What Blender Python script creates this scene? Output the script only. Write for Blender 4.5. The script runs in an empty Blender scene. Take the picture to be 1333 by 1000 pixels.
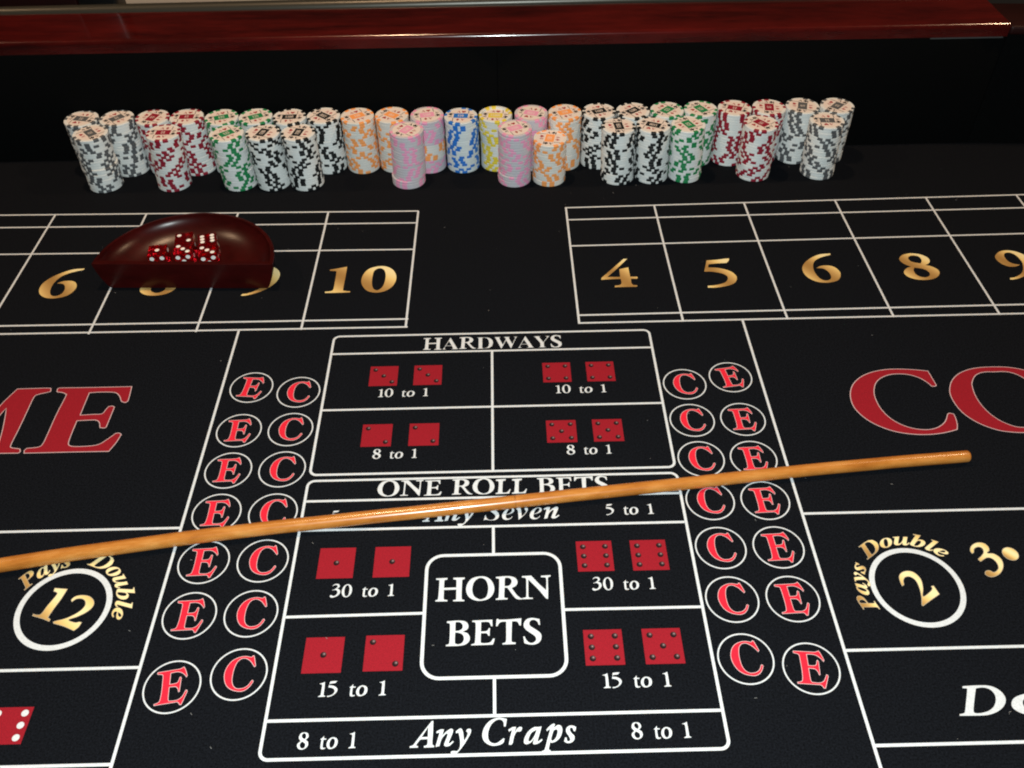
import bpy, bmesh, math, random, json
from mathutils import Vector, Matrix
from mathutils.geometry import tessellate_polygon
R = math.radians
random.seed(7)
S = bpy.context.scene
COL = S.collection
MM = 0.001

# ------------------------------------------------------------------ camera
cd = bpy.data.cameras.new('camera')
cam = bpy.data.objects.new('camera', cd); COL.objects.link(cam)
cd.sensor_width = 36.0; cd.lens = 0.89400174 * 36.0
cd.clip_start = 0.01; cd.clip_end = 50
ax = Vector((0.9997355, -0.02048332, -0.01045737)); ay = Vector((0.02180211, 0.69935876, 0.71443824)); az = -Vector((0.00732062, 0.71447727, -0.69962036))
cam.matrix_world = Matrix(((ax.x, ay.x, az.x, 0), (ax.y, ay.y, az.y, 0), (ax.z, ay.z, az.z, .6044018), (0, 0, 0, 1)))
S.camera = cam
# ------------------------------------------------------------------ world and lamps
w = bpy.data.worlds.new('World'); S.world = w; w.use_nodes = True
bg = w.node_tree.nodes['Background']; bg.inputs[0].default_value = (1.0, .82, .66, 1); bg.inputs[1].default_value = .012
S.cycles.sample_clamp_indirect = 2.5
S.cycles.pixel_filter_type = 'BLACKMAN_HARRIS'; S.cycles.filter_width = 2.0
S.view_settings.view_transform = 'Standard'; S.view_settings.look = 'None'; S.view_settings.gamma = 1; S.view_settings.exposure = 0
def lamp(name, kind, loc, power, colour, size=.1, size_y=None, aim=None):
    l = bpy.data.lights.new(name, kind); l.energy = power; l.color = colour
    if kind == 'AREA':
        l.size = size
        if size_y: l.shape = 'RECTANGLE'; l.size_y = size_y
        else: l.shape = 'DISK'
    else: l.shadow_soft_size = size
    o = bpy.data.objects.new(name, l); COL.objects.link(o); o.location = loc
    if aim is not None: o.rotation_euler = (Vector(aim) - Vector(loc)).to_track_quat('-Z', 'Y').to_euler()
    return o
# the telephone's own flash, just above its lens; the warm room lamps overhead
lamp('phone_flash', 'POINT', (.004, -.008, .6165), 36, (.90, 1.0, 1.0), .004)
for lx, pw in ((-1.62, .8), (-.27, 1.0), (1.40, 1.0)):
    lamp('ceiling_lamp', 'AREA', (lx, 1.0, 1.70), 12 * pw, (1.0, .66, .40), .09, None, (lx * .6, .80, 0))

# ------------------------------------------------------------------ helpers
def mat(name, base=(.5, .5, .5), rough=.5, **kw):
    m = bpy.data.materials.new(name); m.use_nodes = True
    b = m.node_tree.nodes['Principled BSDF']
    b.inputs['Base Color'].default_value = (*base, 1); b.inputs['Roughness'].default_value = rough
    for k, v in kw.items(): b.inputs[k.replace('_', ' ')].default_value = v
    return m
def nodes(m): return m.node_tree.nodes, m.node_tree.links, m.node_tree.nodes['Principled BSDF']
def N(m, t, **kw):
    n = m.node_tree.nodes.new(t)
    for k, v in kw.items():
        if hasattr(n, k): setattr(n, k, v)
        else: n.inputs[k].default_value = v
    return n
def ramp(m, fac, stops):
    r = N(m, 'ShaderNodeValToRGB'); e = r.color_ramp.elements
    while len(e) < len(stops): e.new(.5)
    for el, (p, c) in zip(e, stops): el.position = p; el.color = (*c, 1)
    m.node_tree.links.new(fac, r.inputs[0]); return r.outputs[0]
def bump(m, h, strength, dist):
    n = N(m, 'ShaderNodeBump', Strength=strength, Distance=dist); L = m.node_tree.links
    L.new(h, n.inputs['Height']); L.new(n.outputs[0], m.node_tree.nodes['Principled BSDF'].inputs['Normal'])
def objcoord(m, scale=(1, 1, 1), which='Object'):
    tc = N(m, 'ShaderNodeTexCoord'); mp = N(m, 'ShaderNodeMapping'); mp.inputs['Scale'].default_value = scale
    m.node_tree.links.new(tc.outputs[which], mp.inputs[0]); return mp.outputs[0]
def noise(m, vec, scale, detail=3, rough=.6, distortion=0):
    n = N(m, 'ShaderNodeTexNoise'); n.inputs['Scale'].default_value = scale; n.inputs['Detail'].default_value = detail
    n.inputs['Roughness'].default_value = rough; n.inputs['Distortion'].default_value = distortion
    m.node_tree.links.new(vec, n.inputs['Vector']); return n.outputs['Fac']
def link(name, data, parent=None, loc=None, kind=None):
    o = bpy.data.objects.new(name, data); COL.objects.link(o)
    if parent: o.parent = parent
    if loc is not None: o.location = loc
    if kind: o['kind'] = kind
    return o
def tag(o, label, cat, group=None):
    o['label'] = label; o['category'] = cat
    if group: o['group'] = group
    return o
def mesh_from(name, verts, faces, mats, idx=None, smooth=False):
    me = bpy.data.meshes.new(name); me.from_pydata(verts, [], faces); 
    for m in mats: me.materials.append(m)
    if idx: me.polygons.foreach_set('material_index', idx)
    if smooth: me.polygons.foreach_set('use_smooth', [True] * len(me.polygons))
    me.update(); return me
def bm_mesh(name, bm, mats, smooth=False):
    bmesh.ops.recalc_face_normals(bm, faces=bm.faces)
    me = bpy.data.meshes.new(name); bm.to_mesh(me); bm.free()
    for m in mats: me.materials.append(m)
    if smooth: me.polygons.foreach_set('use_smooth', [True] * len(me.polygons))
    return me

# ------------------------------------------------------------------ materials
def felt_material(name, base):
    m = mat(name, base, .92); L = m.node_tree.links; b = nodes(m)[2]
    b.inputs['Specular IOR Level'].default_value = .06
    v = objcoord(m)
    n1 = noise(m, v, 700, 3, .8)
    c = ramp(m, n1, ((.30, tuple(x * .15 for x in base)), (.70, tuple(x * 1.75 for x in base))))
    L.new(c, b.inputs['Base Color']); bump(m, n1, .35, .0006)
    return m
FELT = felt_material('black_felt', (.0044, .0053, .0074))
WALL = felt_material('wall_felt', (.0016, .0018, .0019))
def print_material(name, base, var=.2, rough=.8):
    m = mat(name, base, rough); L = m.node_tree.links; b = nodes(m)[2]
    b.inputs['Specular IOR Level'].default_value = .2
    v = objcoord(m); n = noise(m, v, 900, 3, .75)
    L.new(ramp(m, n, ((.3, tuple(x * (1 - var) for x in base)), (.7, tuple(min(1, x * (1 + var)) for x in base)))), b.inputs['Base Color'])
    bump(m, n, .25, .0004); return m
WHITE = print_material('white_print', (.57, .60, .62))
HAIR = print_material('pale_pink_print', (.54, .40, .41))
BRIGHT = print_material('bright_red_print', (.66, .013, .034))
RED = print_material('red_print', (.25, .0052, .0135))
def gold_material():
    m = mat('gold_print', (.5, .33, .1), .7); L = m.node_tree.links; b = nodes(m)[2]
    b.inputs['Specular IOR Level'].default_value = .25
    v = objcoord(m, (1, 1, 1), 'Generated')
    wv = N(m, 'ShaderNodeTexWave'); wv.wave_type = 'BANDS'; wv.bands_direction = 'DIAGONAL'; wv.inputs['Scale'].default_value = .34
    wv.inputs['Distortion'].default_value = 1.6; wv.inputs['Detail'].default_value = 1; wv.inputs['Detail Scale'].default_value = .8; wv.inputs['Phase Offset'].default_value = 2.2
    L.new(v, wv.inputs['Vector'])
    L.new(ramp(m, wv.outputs['Fac'], ((.0, (.33, .180, .050)), (.35, (.54, .34, .115)), (.7, (.74, .54, .20)), (1, (.80, .68, .36)))), b.inputs['Base Color'])
    return m
GOLD = gold_material()
def pip_material():
    m = mat('shaded_pip_print', (.02, .02, .02), .8); L = m.node_tree.links; b = nodes(m)[2]; b.inputs['Specular IOR Level'].default_value = .1
    v = objcoord(m, (1, 1, 0), 'Generated')
    d = N(m, 'ShaderNodeVectorMath', operation='DISTANCE'); d.inputs[1].default_value = (.62, .66, 0)
    L.new(v, d.inputs[0])
    L.new(ramp(m, d.outputs['Value'], ((.0, (.34, .27, .27)), (.16, (.09, .05, .05)), (.38, (.012, .006, .007)))), b.inputs['Base Color'])
    return m
PIP = pip_material()
def wood_material(name, dark, light, axis_scale, rough, coat=.5, spec=.5, scale=1.0):
    m = mat(name, light, rough); L = m.node_tree.links; b = nodes(m)[2]
    b.inputs['Coat Weight'].default_value = coat; b.inputs['Coat Roughness'].default_value = rough * .6
    b.inputs['Specular IOR Level'].default_value = spec
    v = objcoord(m, axis_scale)
    n = noise(m, v, 30 * scale, 5, .65, .4); n2 = noise(m, v, 140 * scale, 4, .7)
    mx = N(m, 'ShaderNodeMath', operation='MULTIPLY_ADD'); L.new(n2, mx.inputs[0]); mx.inputs[1].default_value = .45; L.new(n, mx.inputs[2])
    L.new(ramp(m, mx.outputs[0], ((.42, dark), (.95, light))), b.inputs['Base Color'])
    bump(m, n2, .12, .0005)
    return m
MAHOG = wood_material('mahogany', (.0045, .0008, .0010), (.080, .0056, .0044), (.16, 1, 1), .17, .35)
BOWLM = wood_material('dark_mahogany', (.014, .0011, .0010), (.040, .0029, .0025), (.35, 1, 1), .28, .0, .26)
DARKW = wood_material('dark_wood_and_shade', (.006, .0010, .0010), (.016, .0022, .002), (.2, 1, 1), .5, .0, .2)  # dark red wood of the post; on the corner rail, painted shade

# ------------------------------------------------------------------ flat print tools (millimetres on the table)
def smooth_contour(c, n=5):
    out = []; K = len(c)
    for i in range(K):
        p0, p1, p2, p3 = c[i - 1], c[i], c[(i + 1) % K], c[(i + 2) % K]
        a = Vector(p1[:2]); b = Vector(p2[:2]); corner1 = len(p1) > 2; corner2 = len(p2) > 2
        if corner1 and corner2: out.append(a); continue
        m1 = (b - a) if corner1 else (b - Vector(p0[:2])) / 2
        m2 = (b - a) if corner2 else (Vector(p3[:2]) - a) / 2
        for k in range(n):
            t = k / n
            out.append((2*t**3 - 3*t*t + 1) * a + (t**3 - 2*t*t + t) * m1 + (-2*t**3 + 3*t*t) * b + (t**3 - t*t) * m2)
    return out
def area(c): return sum(c[i - 1].x * c[i].y - c[i].x * c[i - 1].y for i in range(len(c))) / 2
def inside(p, c):
    r = False
    for i in range(len(c)):
        a, b = c[i - 1], c[i]
        if (a.y > p.y) != (b.y > p.y) and p.x < (b.x - a.x) * (p.y - a.y) / (b.y - a.y) + a.x: r = not r
    return r
def grow(contours, d):
    """offset outlines: outer ones outwards, holes inwards"""
    res = []
    for i, c in enumerate(contours):
        hole = sum(inside(c[0], q) for j, q in enumerate(contours) if j != i) % 2 == 1
        s = 1 if area(c) > 0 else -1
        if hole: s = -s
        q = []
        K = len(c)
        for k in range(K):
            e1 = (c[k] - c[k - 1]); e2 = (c[(k + 1) % K] - c[k])
            if e1.length < 1e-6: e1 = e2
            if e2.length < 1e-6: e2 = e1
            if e1.length < 1e-6: q.append(c[k].copy()); continue
            n1 = Vector((e1.y, -e1.x)).normalized(); n2 = Vector((e2.y, -e2.x)).normalized()
            nn = n1 + n2
            nn = nn / max(.5, nn.length_squared / 2) if nn.length > .2 else n1
            q.append(c[k] + nn * (s * d))
        res.append(q)
    return res
class Print:
    """collects flat printed shapes at small heights above the felt and links them as ONE object"""
    def __init__(self): self.v = []; self.f = []; self.i = []; self.m = []
    def slot(self, m):
        if m not in self.m: self.m.append(m)
        return self.m.index(m)
    def fill(self, contours, m, z):
        # outer outlines with their own holes
        outs = []; holes = []
        for i, c in enumerate(contours):
            (holes if sum(inside(c[0], q) for j, q in enumerate(contours) if j != i) % 2 else outs).append(c)
        for o in outs:
            grp = [o] + [h for h in holes if inside(h[0], o)]
            tri = tessellate_polygon([[Vector((p.x, p.y, 0)) for p in c] for c in grp])
            flat = [p for c in grp for p in c]; base = len(self.v); s = self.slot(m)
            self.v += [(p.x * MM, p.y * MM, z * MM) for p in flat]
            for t in tri:
                a, b, c = (flat[k] for k in t)
                if (b.x - a.x) * (c.y - a.y) - (b.y - a.y) * (c.x - a.x) < 0: t = (t[0], t[2], t[1])
                self.f.append(tuple(base + k for k in t)); self.i.append(s)
        return self
    def strip(self, a, b, wd, m, z):
        a = Vector(a); b = Vector(b); d = (b - a).normalized(); n = Vector((-d.y, d.x)) * wd / 2
        return self.fill([[a - n, b - n, b + n, a + n]], m, z)
    def ring(self, cx, cy, r, wd, m, z, seg=64):
        base = len(self.v); s = self.slot(m)
        for k in range(seg):
            t = 2 * math.pi * k / seg; c, q = math.cos(t), math.sin(t)
            self.v += [((cx + r * c) * MM, (cy + r * q) * MM, z * MM), ((cx + (r - wd) * c) * MM, (cy + (r - wd) * q) * MM, z * MM)]
        for k in range(seg):
            a = base + 2 * k; b = base + 2 * ((k + 1) % seg); self.f.append((a, b, b + 1, a + 1)); self.i.append(s)
        return self
    def disc(self, cx, cy, r, m, z, seg=24):
        return self.fill([[Vector((cx + r * math.cos(2 * math.pi * k / seg), cy + r * math.sin(2 * math.pi * k / seg))) for k in range(seg)]], m, z)
    def loop(self, x0, y0, x1, y1, rad, wd, m, z, seg=8):
        def path(o):
            pts = []
            for cx, cy, t0 in ((x1 - rad, y1 - rad, 0), (x0 + rad, y1 - rad, 90), (x0 + rad, y0 + rad, 180), (x1 - rad, y0 + rad, 270)):
                for k in range(seg + 1):
                    t = R(t0 + 90 * k / seg); pts.append(((cx + (rad + o) * math.cos(t)) * MM, (cy + (rad + o) * math.sin(t)) * MM, z * MM))
            return pts
        A = path(wd / 2); B = path(-wd / 2); base = len(self.v); n = len(A); s = self.slot(m)
        self.v += A + B
        for k in range(n): self.f.append((base + k, base + (k + 1) % n, base + n + (k + 1) % n, base + n + k)); self.i.append(s)
        return self
    def build(self, name, parent, label=None):
        # origin at the middle of the shape
        xs = [p[0] for p in self.v]; ys = [p[1] for p in self.v]; ox, oy = (min(xs) + max(xs)) / 2, (min(ys) + max(ys)) / 2
        o = link(name, mesh_from(name, [(a - ox, b - oy, c) for a, b, c in self.v], self.f, self.m, self.i), parent, (ox, oy, 0))
        if label: o['label'] = label
        return o
GLYPH = json.loads('''{"E":[[[-253.81,387.04,1],[-253.55,388.17,1],[-238.33,388.7,1],[-236.61,389.27],[-235.17,390.17,1],[-233.55,387.06],[-231.99,382.56,1],[-232.75,381.04,1],[-234.14,383.08],[-236.52,385.16],[-238.98,386.12],[-241.25,386.23],[-243.91,385.93,1],[-243.76,380.32],[-243.7,377.63,1],[-239.93,377.8],[-238.35,378.87],[-237.59,381.78,1],[-236.85,382.46,1],[-236.05,381.27,1],[-236.17,375.49],[-236.3,370.69,1],[-237.24,370.39,1],[-238.03,373.02],[-239.16,374.42],[-240.48,374.92],[-243.73,375.0,1],[-243.61,369.29],[-243.37,365.89],[-242.74,364.75,1],[-238.52,364.64],[-236.27,365.25],[-234.26,367.0],[-232.1,371.71,1],[-230.97,371.14,1],[-230.74,370.08,1],[-232.3,365.37],[-233.99,360.49,1],[-235.39,360.52,1],[-236.27,362.11],[-237.33,362.9,1],[-253.15,362.42,1],[-253.28,363.77,1],[-250.49,364.6],[-249.5,366.28],[-249.11,372.17],[-249.36,380.0],[-249.66,384.67],[-250.52,385.73,1],[-253.3,386.27,1]]],"C":[[[-187.35,390.78,1],[-186.12,387.19],[-184.82,382.69,1],[-185.76,381.54,1],[-187.07,383.22],[-189.4,386.1],[-192.2,388.06],[-194.35,388.59],[-196.69,387.95],[-198.84,385.18],[-199.93,380.06],[-199.98,374.52],[-199.32,370.38],[-197.76,367.38],[-195.45,365.74],[-193.01,365.54],[-190.32,366.14],[-187.85,368.02],[-186.04,371.48,1],[-185.08,371.73,1],[-184.35,370.52,1],[-185.75,367.52],[-188.05,364.64],[-190.98,363.14],[-194.56,363.1],[-199.22,364.49],[-202.95,367.3],[-205.36,371.45],[-206.46,376.07],[-206.25,380.23],[-204.66,384.63],[-202.0,387.85],[-198.27,389.88],[-194.3,390.63],[-190.94,390.16],[-189.24,389.88],[-188.42,391.04,1]]],"bigC":[[[402.2,622.81,1],[402.88,614.06],[403.55,602.81,1],[401.18,601.32],[398.09,601.68,1],[396.03,606.33],[390.86,612.84],[383.08,617.35],[374.3,618.97],[364.78,618.33],[355.13,614.22],[347.87,607.17],[343.17,596.89],[341.61,586.68],[342.69,574.08],[347.21,562.85],[354.35,554.76],[362.5,550.07],[371.42,547.9],[380.35,548.34],[388.65,551.92],[395.15,557.75],[400.13,566.14,1],[402.61,567.29],[406.13,565.95,1],[406.11,561.06],[404.6,552.63],[402.15,546.5,1],[392.72,543.7],[381.51,541.68],[368.28,541.25],[354.92,543.06],[343.85,546.71],[333.51,552.98],[325.36,561.08],[319.57,571.68],[317.71,582.35],[319.78,595.03],[325.56,606.55],[335.29,616.18],[347.42,622.51],[360.57,625.75],[372.97,626.44],[387.6,625.3]]],"bigE":[[[-423.06,620.28,1],[-423.38,624.19],[-421.87,625.54,1],[-387.99,625.18],[-353.23,625.22,1],[-351.99,613.66],[-351.43,605.73,1],[-353.02,603.47],[-356.04,603.97],[-358.45,605.67,1],[-361.68,611.91],[-365.8,616.16],[-371.08,617.56],[-381.88,617.9],[-390.96,617.35,1],[-390.74,602.61],[-390.49,589.01,1],[-379.08,589.59],[-371.6,590.02],[-369.63,594.6],[-368.12,599.23,1],[-364.45,599.79],[-361.84,598.36,1],[-361.9,584.47],[-361.96,572.81,1],[-363.68,571.33],[-368.08,571.97,1],[-370.43,578.22],[-373.68,581.17],[-378.56,581.71],[-391.14,581.18,1],[-390.92,567.31],[-390.11,554.73],[-387.58,551.19],[-381.74,550.16],[-370.8,550.45],[-363.02,552.07],[-358.0,556.88],[-351.59,565.11,1],[-348.41,565.4],[-345.52,563.41,1],[-347.6,552.84],[-351.12,542.88,1],[-388.59,543.02],[-426.14,542.92,1],[-427.1,546.6],[-425.53,549.37,1],[-415.85,550.56],[-413.43,554.19],[-413.16,564.18],[-413.41,589.98],[-412.55,613.48],[-413.45,616.25],[-417.09,618.44],[-421.75,619.27,1]]],"bigM":[[[-461.64,625.38,1],[-445.87,625.58],[-431.37,625.55],[-429.07,623.67],[-428.38,620.17,1],[-432.73,618.64],[-438.84,616.63],[-441.45,613.0],[-441.25,596.12],[-440.84,573.91],[-440.9,553.77],[-439.29,550.64],[-435.72,549.67],[-431.28,548.8,1],[-429.61,545.45],[-431.03,543.06,1],[-438.86,543.29],[-452.56,543.33,1],[-456.4,545.03],[-457.13,548.1,1],[-453.21,549.83],[-453.01,554.13],[-456.47,574.39],[-462.53,599.44,1],[-468.32,574.74],[-473.78,543.96,1],[-476.55,544.05,1],[-487.0,567.67],[-501.22,599.29,1],[-497.6,573.07],[-494.88,554.15],[-492.86,550.39],[-487.71,549.01,1],[-486.23,546.52],[-486.5,543.86,1],[-495.57,543.76],[-505.62,543.82,1],[-507.25,546.54],[-506.92,548.97,1],[-503.07,550.7],[-501.4,554.34],[-503.03,568.15],[-506.27,594.13],[-508.45,617.13],[-510.15,621.32],[-514.88,622.16,1],[-515.53,624.96],[-513.81,626.72,1],[-501.04,626.6],[-489.16,626.23,1],[-479.68,606.69],[-472.48,590.46,1],[-468.51,607.7]]],"4":[[[132.4,809.0,1],[136.3,808.86,1],[123.74,792.32],[111.73,777.55,1],[125.26,777.09,1],[125.81,790.61,1],[130.58,792.08],[135.73,793.54,1],[136.0,777.12,1],[143.38,776.87,1],[143.9,775.06,1],[142.98,773.49,1],[136.36,773.72,1],[136.06,766.79],[136.94,763.81],[138.39,762.58],[141.43,762.48,1],[141.95,760.7,1],[140.5,759.77,1],[117.74,759.95,1],[118.22,762.28,1],[122.55,762.92],[124.81,764.61],[125.79,768.12],[125.52,773.69,1],[114.42,773.47],[104.54,773.01,1],[105.46,776.36,1],[118.77,792.49]]],"5":[[[222.34,802.97,1],[234.49,804.01],[243.61,805.57],[247.41,805.65,1],[246.36,802.14],[243.17,797.89,1],[232.01,797.24],[223.28,796.09,1],[221.7,790.6,1],[230.61,789.47],[238.83,786.74],[245.4,782.05],[248.62,776.3],[249.16,770.88],[246.22,764.05],[239.82,759.35],[230.79,756.73],[223.29,755.62],[215.76,755.68,1],[215.93,758.79,1],[222.74,759.34],[230.44,761.43],[235.88,764.4],[239.0,769.24],[239.57,774.2],[236.1,778.73],[230.38,781.35],[223.27,783.21],[216.49,783.44,1]]],"6":[[[359.71,810.95,1],[358.78,808.45],[352.09,806.15],[344.12,802.23],[338.26,796.61],[334.93,788.48],[334.19,778.34],[336.15,769.25],[339.28,764.77],[343.28,763.65],[347.45,765.49],[349.59,769.79],[349.61,775.8],[347.43,781.53],[343.91,784.7],[337.85,785.31,1],[342.45,788.63],[348.34,789.66],[354.31,788.63],[358.83,784.6],[361.19,777.42],[359.35,769.46],[354.92,763.65],[348.0,760.73],[340.47,760.0],[332.44,762.04],[325.89,767.61],[322.38,775.72],[322.41,784.82],[326.04,792.9],[332.2,799.93],[340.03,805.94],[348.64,809.85]]],"8":[[[448.88,808.06],[456.46,806.11],[462.32,801.07],[463.54,794.78],[460.97,789.9],[456.13,786.78,1],[462.48,783.49],[466.71,777.85],[466.18,771.82],[461.89,765.97],[455.04,762.23],[446.09,761.15],[437.93,762.42],[431.35,766.61],[428.84,772.09],[429.99,777.08],[434.58,782.0],[439.76,784.47,1],[434.44,789.17],[431.49,795.47],[432.53,800.64],[437.21,805.3],[443.04,807.63]],[[452.1,789.59,1],[454.83,794.66],[454.97,799.86],[452.9,803.08],[448.25,804.29],[444.02,802.97],[441.68,799.7],[442.04,795.1],[445.36,791.88]],[[442.91,782.73,1],[440.37,777.74],[440.72,770.68],[443.78,766.98],[448.78,765.42],[453.11,767.26],[455.7,771.17],[454.98,776.23],[451.32,780.0]]],"9":[[[555.24,809.95],[560.67,808.48],[565.62,805.13],[569.49,800.78],[572.02,793.38],[571.19,784.12],[566.71,775.1],[559.87,767.79],[552.33,763.06],[544.84,759.84],[539.4,758.54],[536.5,758.94,1],[537.77,761.27],[542.1,762.11],[548.3,765.18],[554.22,770.49],[558.68,778.42],[561.27,786.51],[561.49,793.75],[559.93,800.59],[557.16,804.58],[553.34,806.09],[549.58,804.63],[547.17,801.03],[546.41,795.31],[547.42,790.08],[550.28,786.38],[553.96,784.71],[557.44,783.77,1],[553.62,781.65],[548.52,780.6],[543.4,781.8],[538.77,785.75],[536.29,792.02],[536.27,798.27],[539.59,803.4],[544.38,807.46],[549.7,809.61]]],"1":[[[-169.39,805.13,1],[-169.27,787.2],[-169.38,766.14],[-167.09,763.21],[-161.65,762.32,1],[-161.47,760.61,1],[-174.33,760.33],[-187.86,760.36,1],[-188.12,762.5,1],[-182.67,763.03],[-179.87,765.78],[-179.61,778.76],[-179.88,794.97],[-180.93,797.7],[-187.44,798.67,1],[-187.39,800.47,1],[-178.3,802.71]]],"0":[[[-133.53,804.95],[-125.13,803.3],[-118.22,796.6],[-114.42,785.33],[-115.67,773.69],[-120.43,765.21],[-127.19,760.45],[-135.1,759.3],[-143.39,762.42],[-149.07,770.48],[-151.58,780.72],[-149.81,792.46],[-144.22,801.24]],[[-134.6,801.21],[-139.23,796.57],[-140.15,786.21],[-139.87,775.96],[-138.02,767.24],[-135.02,763.56],[-131.89,763.46],[-127.88,769.05],[-126.04,779.86],[-126.51,791.66],[-129.39,799.23]]],"one_t":[[[-351.86,402.76,1],[-341.34,401.59,1],[-343.31,392.66],[-346.08,384.13],[-348.03,376.78,1],[-345.64,375.14,1],[-346.03,373.07,1],[-352.51,375.85],[-360.59,378.38,1],[-360.52,380.28,1],[-357.42,379.35],[-354.45,380.11],[-352.16,386.97],[-348.38,396.62],[-349.6,398.84],[-351.69,399.45,1]]],"two_t":[[[-334.39,389.72,1],[-335.57,391.91],[-333.2,394.78],[-328.33,395.74],[-322.3,394.49],[-317.75,390.35],[-316.91,385.48],[-319.93,380.77],[-326.05,376.72],[-331.71,374.25],[-326.4,372.02],[-323.32,372.46,1],[-321.09,372.09,1],[-322.29,367.77],[-324.99,364.75,1],[-333.53,368.58],[-342.26,371.4,1],[-342.43,373.28],[-334.09,375.88],[-326.47,380.95],[-323.47,386.2],[-324.83,390.54],[-328.24,392.47],[-331.89,392.14]]],"two":[[[300.41,386.36,1],[300.15,390.95],[301.09,395.79],[304.57,399.13],[309.64,400.22],[314.17,398.13],[316.89,392.31],[315.98,384.5],[313.48,377.21],[320.36,381.4],[322.63,384.08],[322.39,385.76],[324.69,386.42,1],[326.56,378.63,1],[318.14,373.57],[310.59,368.77,1],[309.77,369.95],[311.74,376.32],[312.92,384.58],[312.37,391.22],[309.34,394.59],[305.65,394.44],[303.12,391.47],[302.45,387.87]]],"three":[[[364.86,414.61,1],[364.48,417.81],[367.23,422.23],[372.6,425.06],[377.76,424.53],[380.22,421.23],[379.77,417.38],[377.2,414.9],[382.2,414.12],[385.69,409.59],[385.27,403.34],[381.24,397.26],[375.55,393.5],[370.63,392.9],[367.88,395.18],[369.07,398.21],[372.51,398.98],[375.45,397.18],[379.88,400.39],[380.81,405.34],[378.79,409.53],[375.47,410.51],[371.6,408.73],[368.78,406.92,1],[367.66,409.46],[370.72,411.91],[374.29,415.62],[374.71,419.45],[372.03,420.81],[368.34,418.98],[366.92,415.82]]],"bigO":[[[457.38,541.0],[447.75,542.07],[438.57,544.3],[429.07,549.48],[420.42,557.18],[414.05,567.43],[411.24,579.82],[411.56,591.33],[414.78,600.81],[420.35,609.84],[429.01,617.8],[439.41,623.02],[450.5,625.8],[462.38,626.55],[466.22,626.55],[478.1,625.8],[489.19,623.02],[499.59,617.8],[508.25,609.84],[513.82,600.81],[517.04,591.33],[517.36,579.82],[514.55,567.43],[508.18,557.18],[499.53,549.48],[490.03,544.3],[480.85,542.07],[471.22,541.0]],[[462.32,547.79],[456.25,548.66],[450.3,551.8],[443.87,557.46],[438.55,566.17],[435.42,577.01],[434.64,588.5],[436.05,599.08],[437.97,605.48],[443.47,613.49],[449.68,617.7],[456.39,619.15],[462.46,618.96],[466.14,618.96],[472.21,619.15],[478.92,617.7],[485.13,613.49],[490.63,605.48],[492.55,599.08],[493.96,588.5],[493.18,577.01],[490.05,566.17],[484.73,557.46],[478.3,551.8],[472.35,548.66],[466.28,547.79]]],"bigD":[[[316.14,304.15,1],[322.09,304.4],[328.93,304.51],[335.47,303.85],[340.34,300.92],[342.49,296.49],[341.83,292.57],[338.78,288.74],[333.72,285.39],[327.33,283.24],[321.19,282.63],[306.15,282.82,1],[306.64,283.96,1],[309.52,284.46],[311.08,285.96],[314.98,294.05],[318.42,301.49],[318.16,302.5],[315.62,302.76,1]],[[324.77,302.33,1],[320.52,293.9],[317.46,287.35],[316.95,285.04],[318.49,284.23],[322.66,284.51],[327.65,285.93],[332.17,288.91],[335.15,293.13],[336.16,297.05],[334.96,300.66],[331.94,302.54],[328.28,302.84]]]}''')
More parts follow.
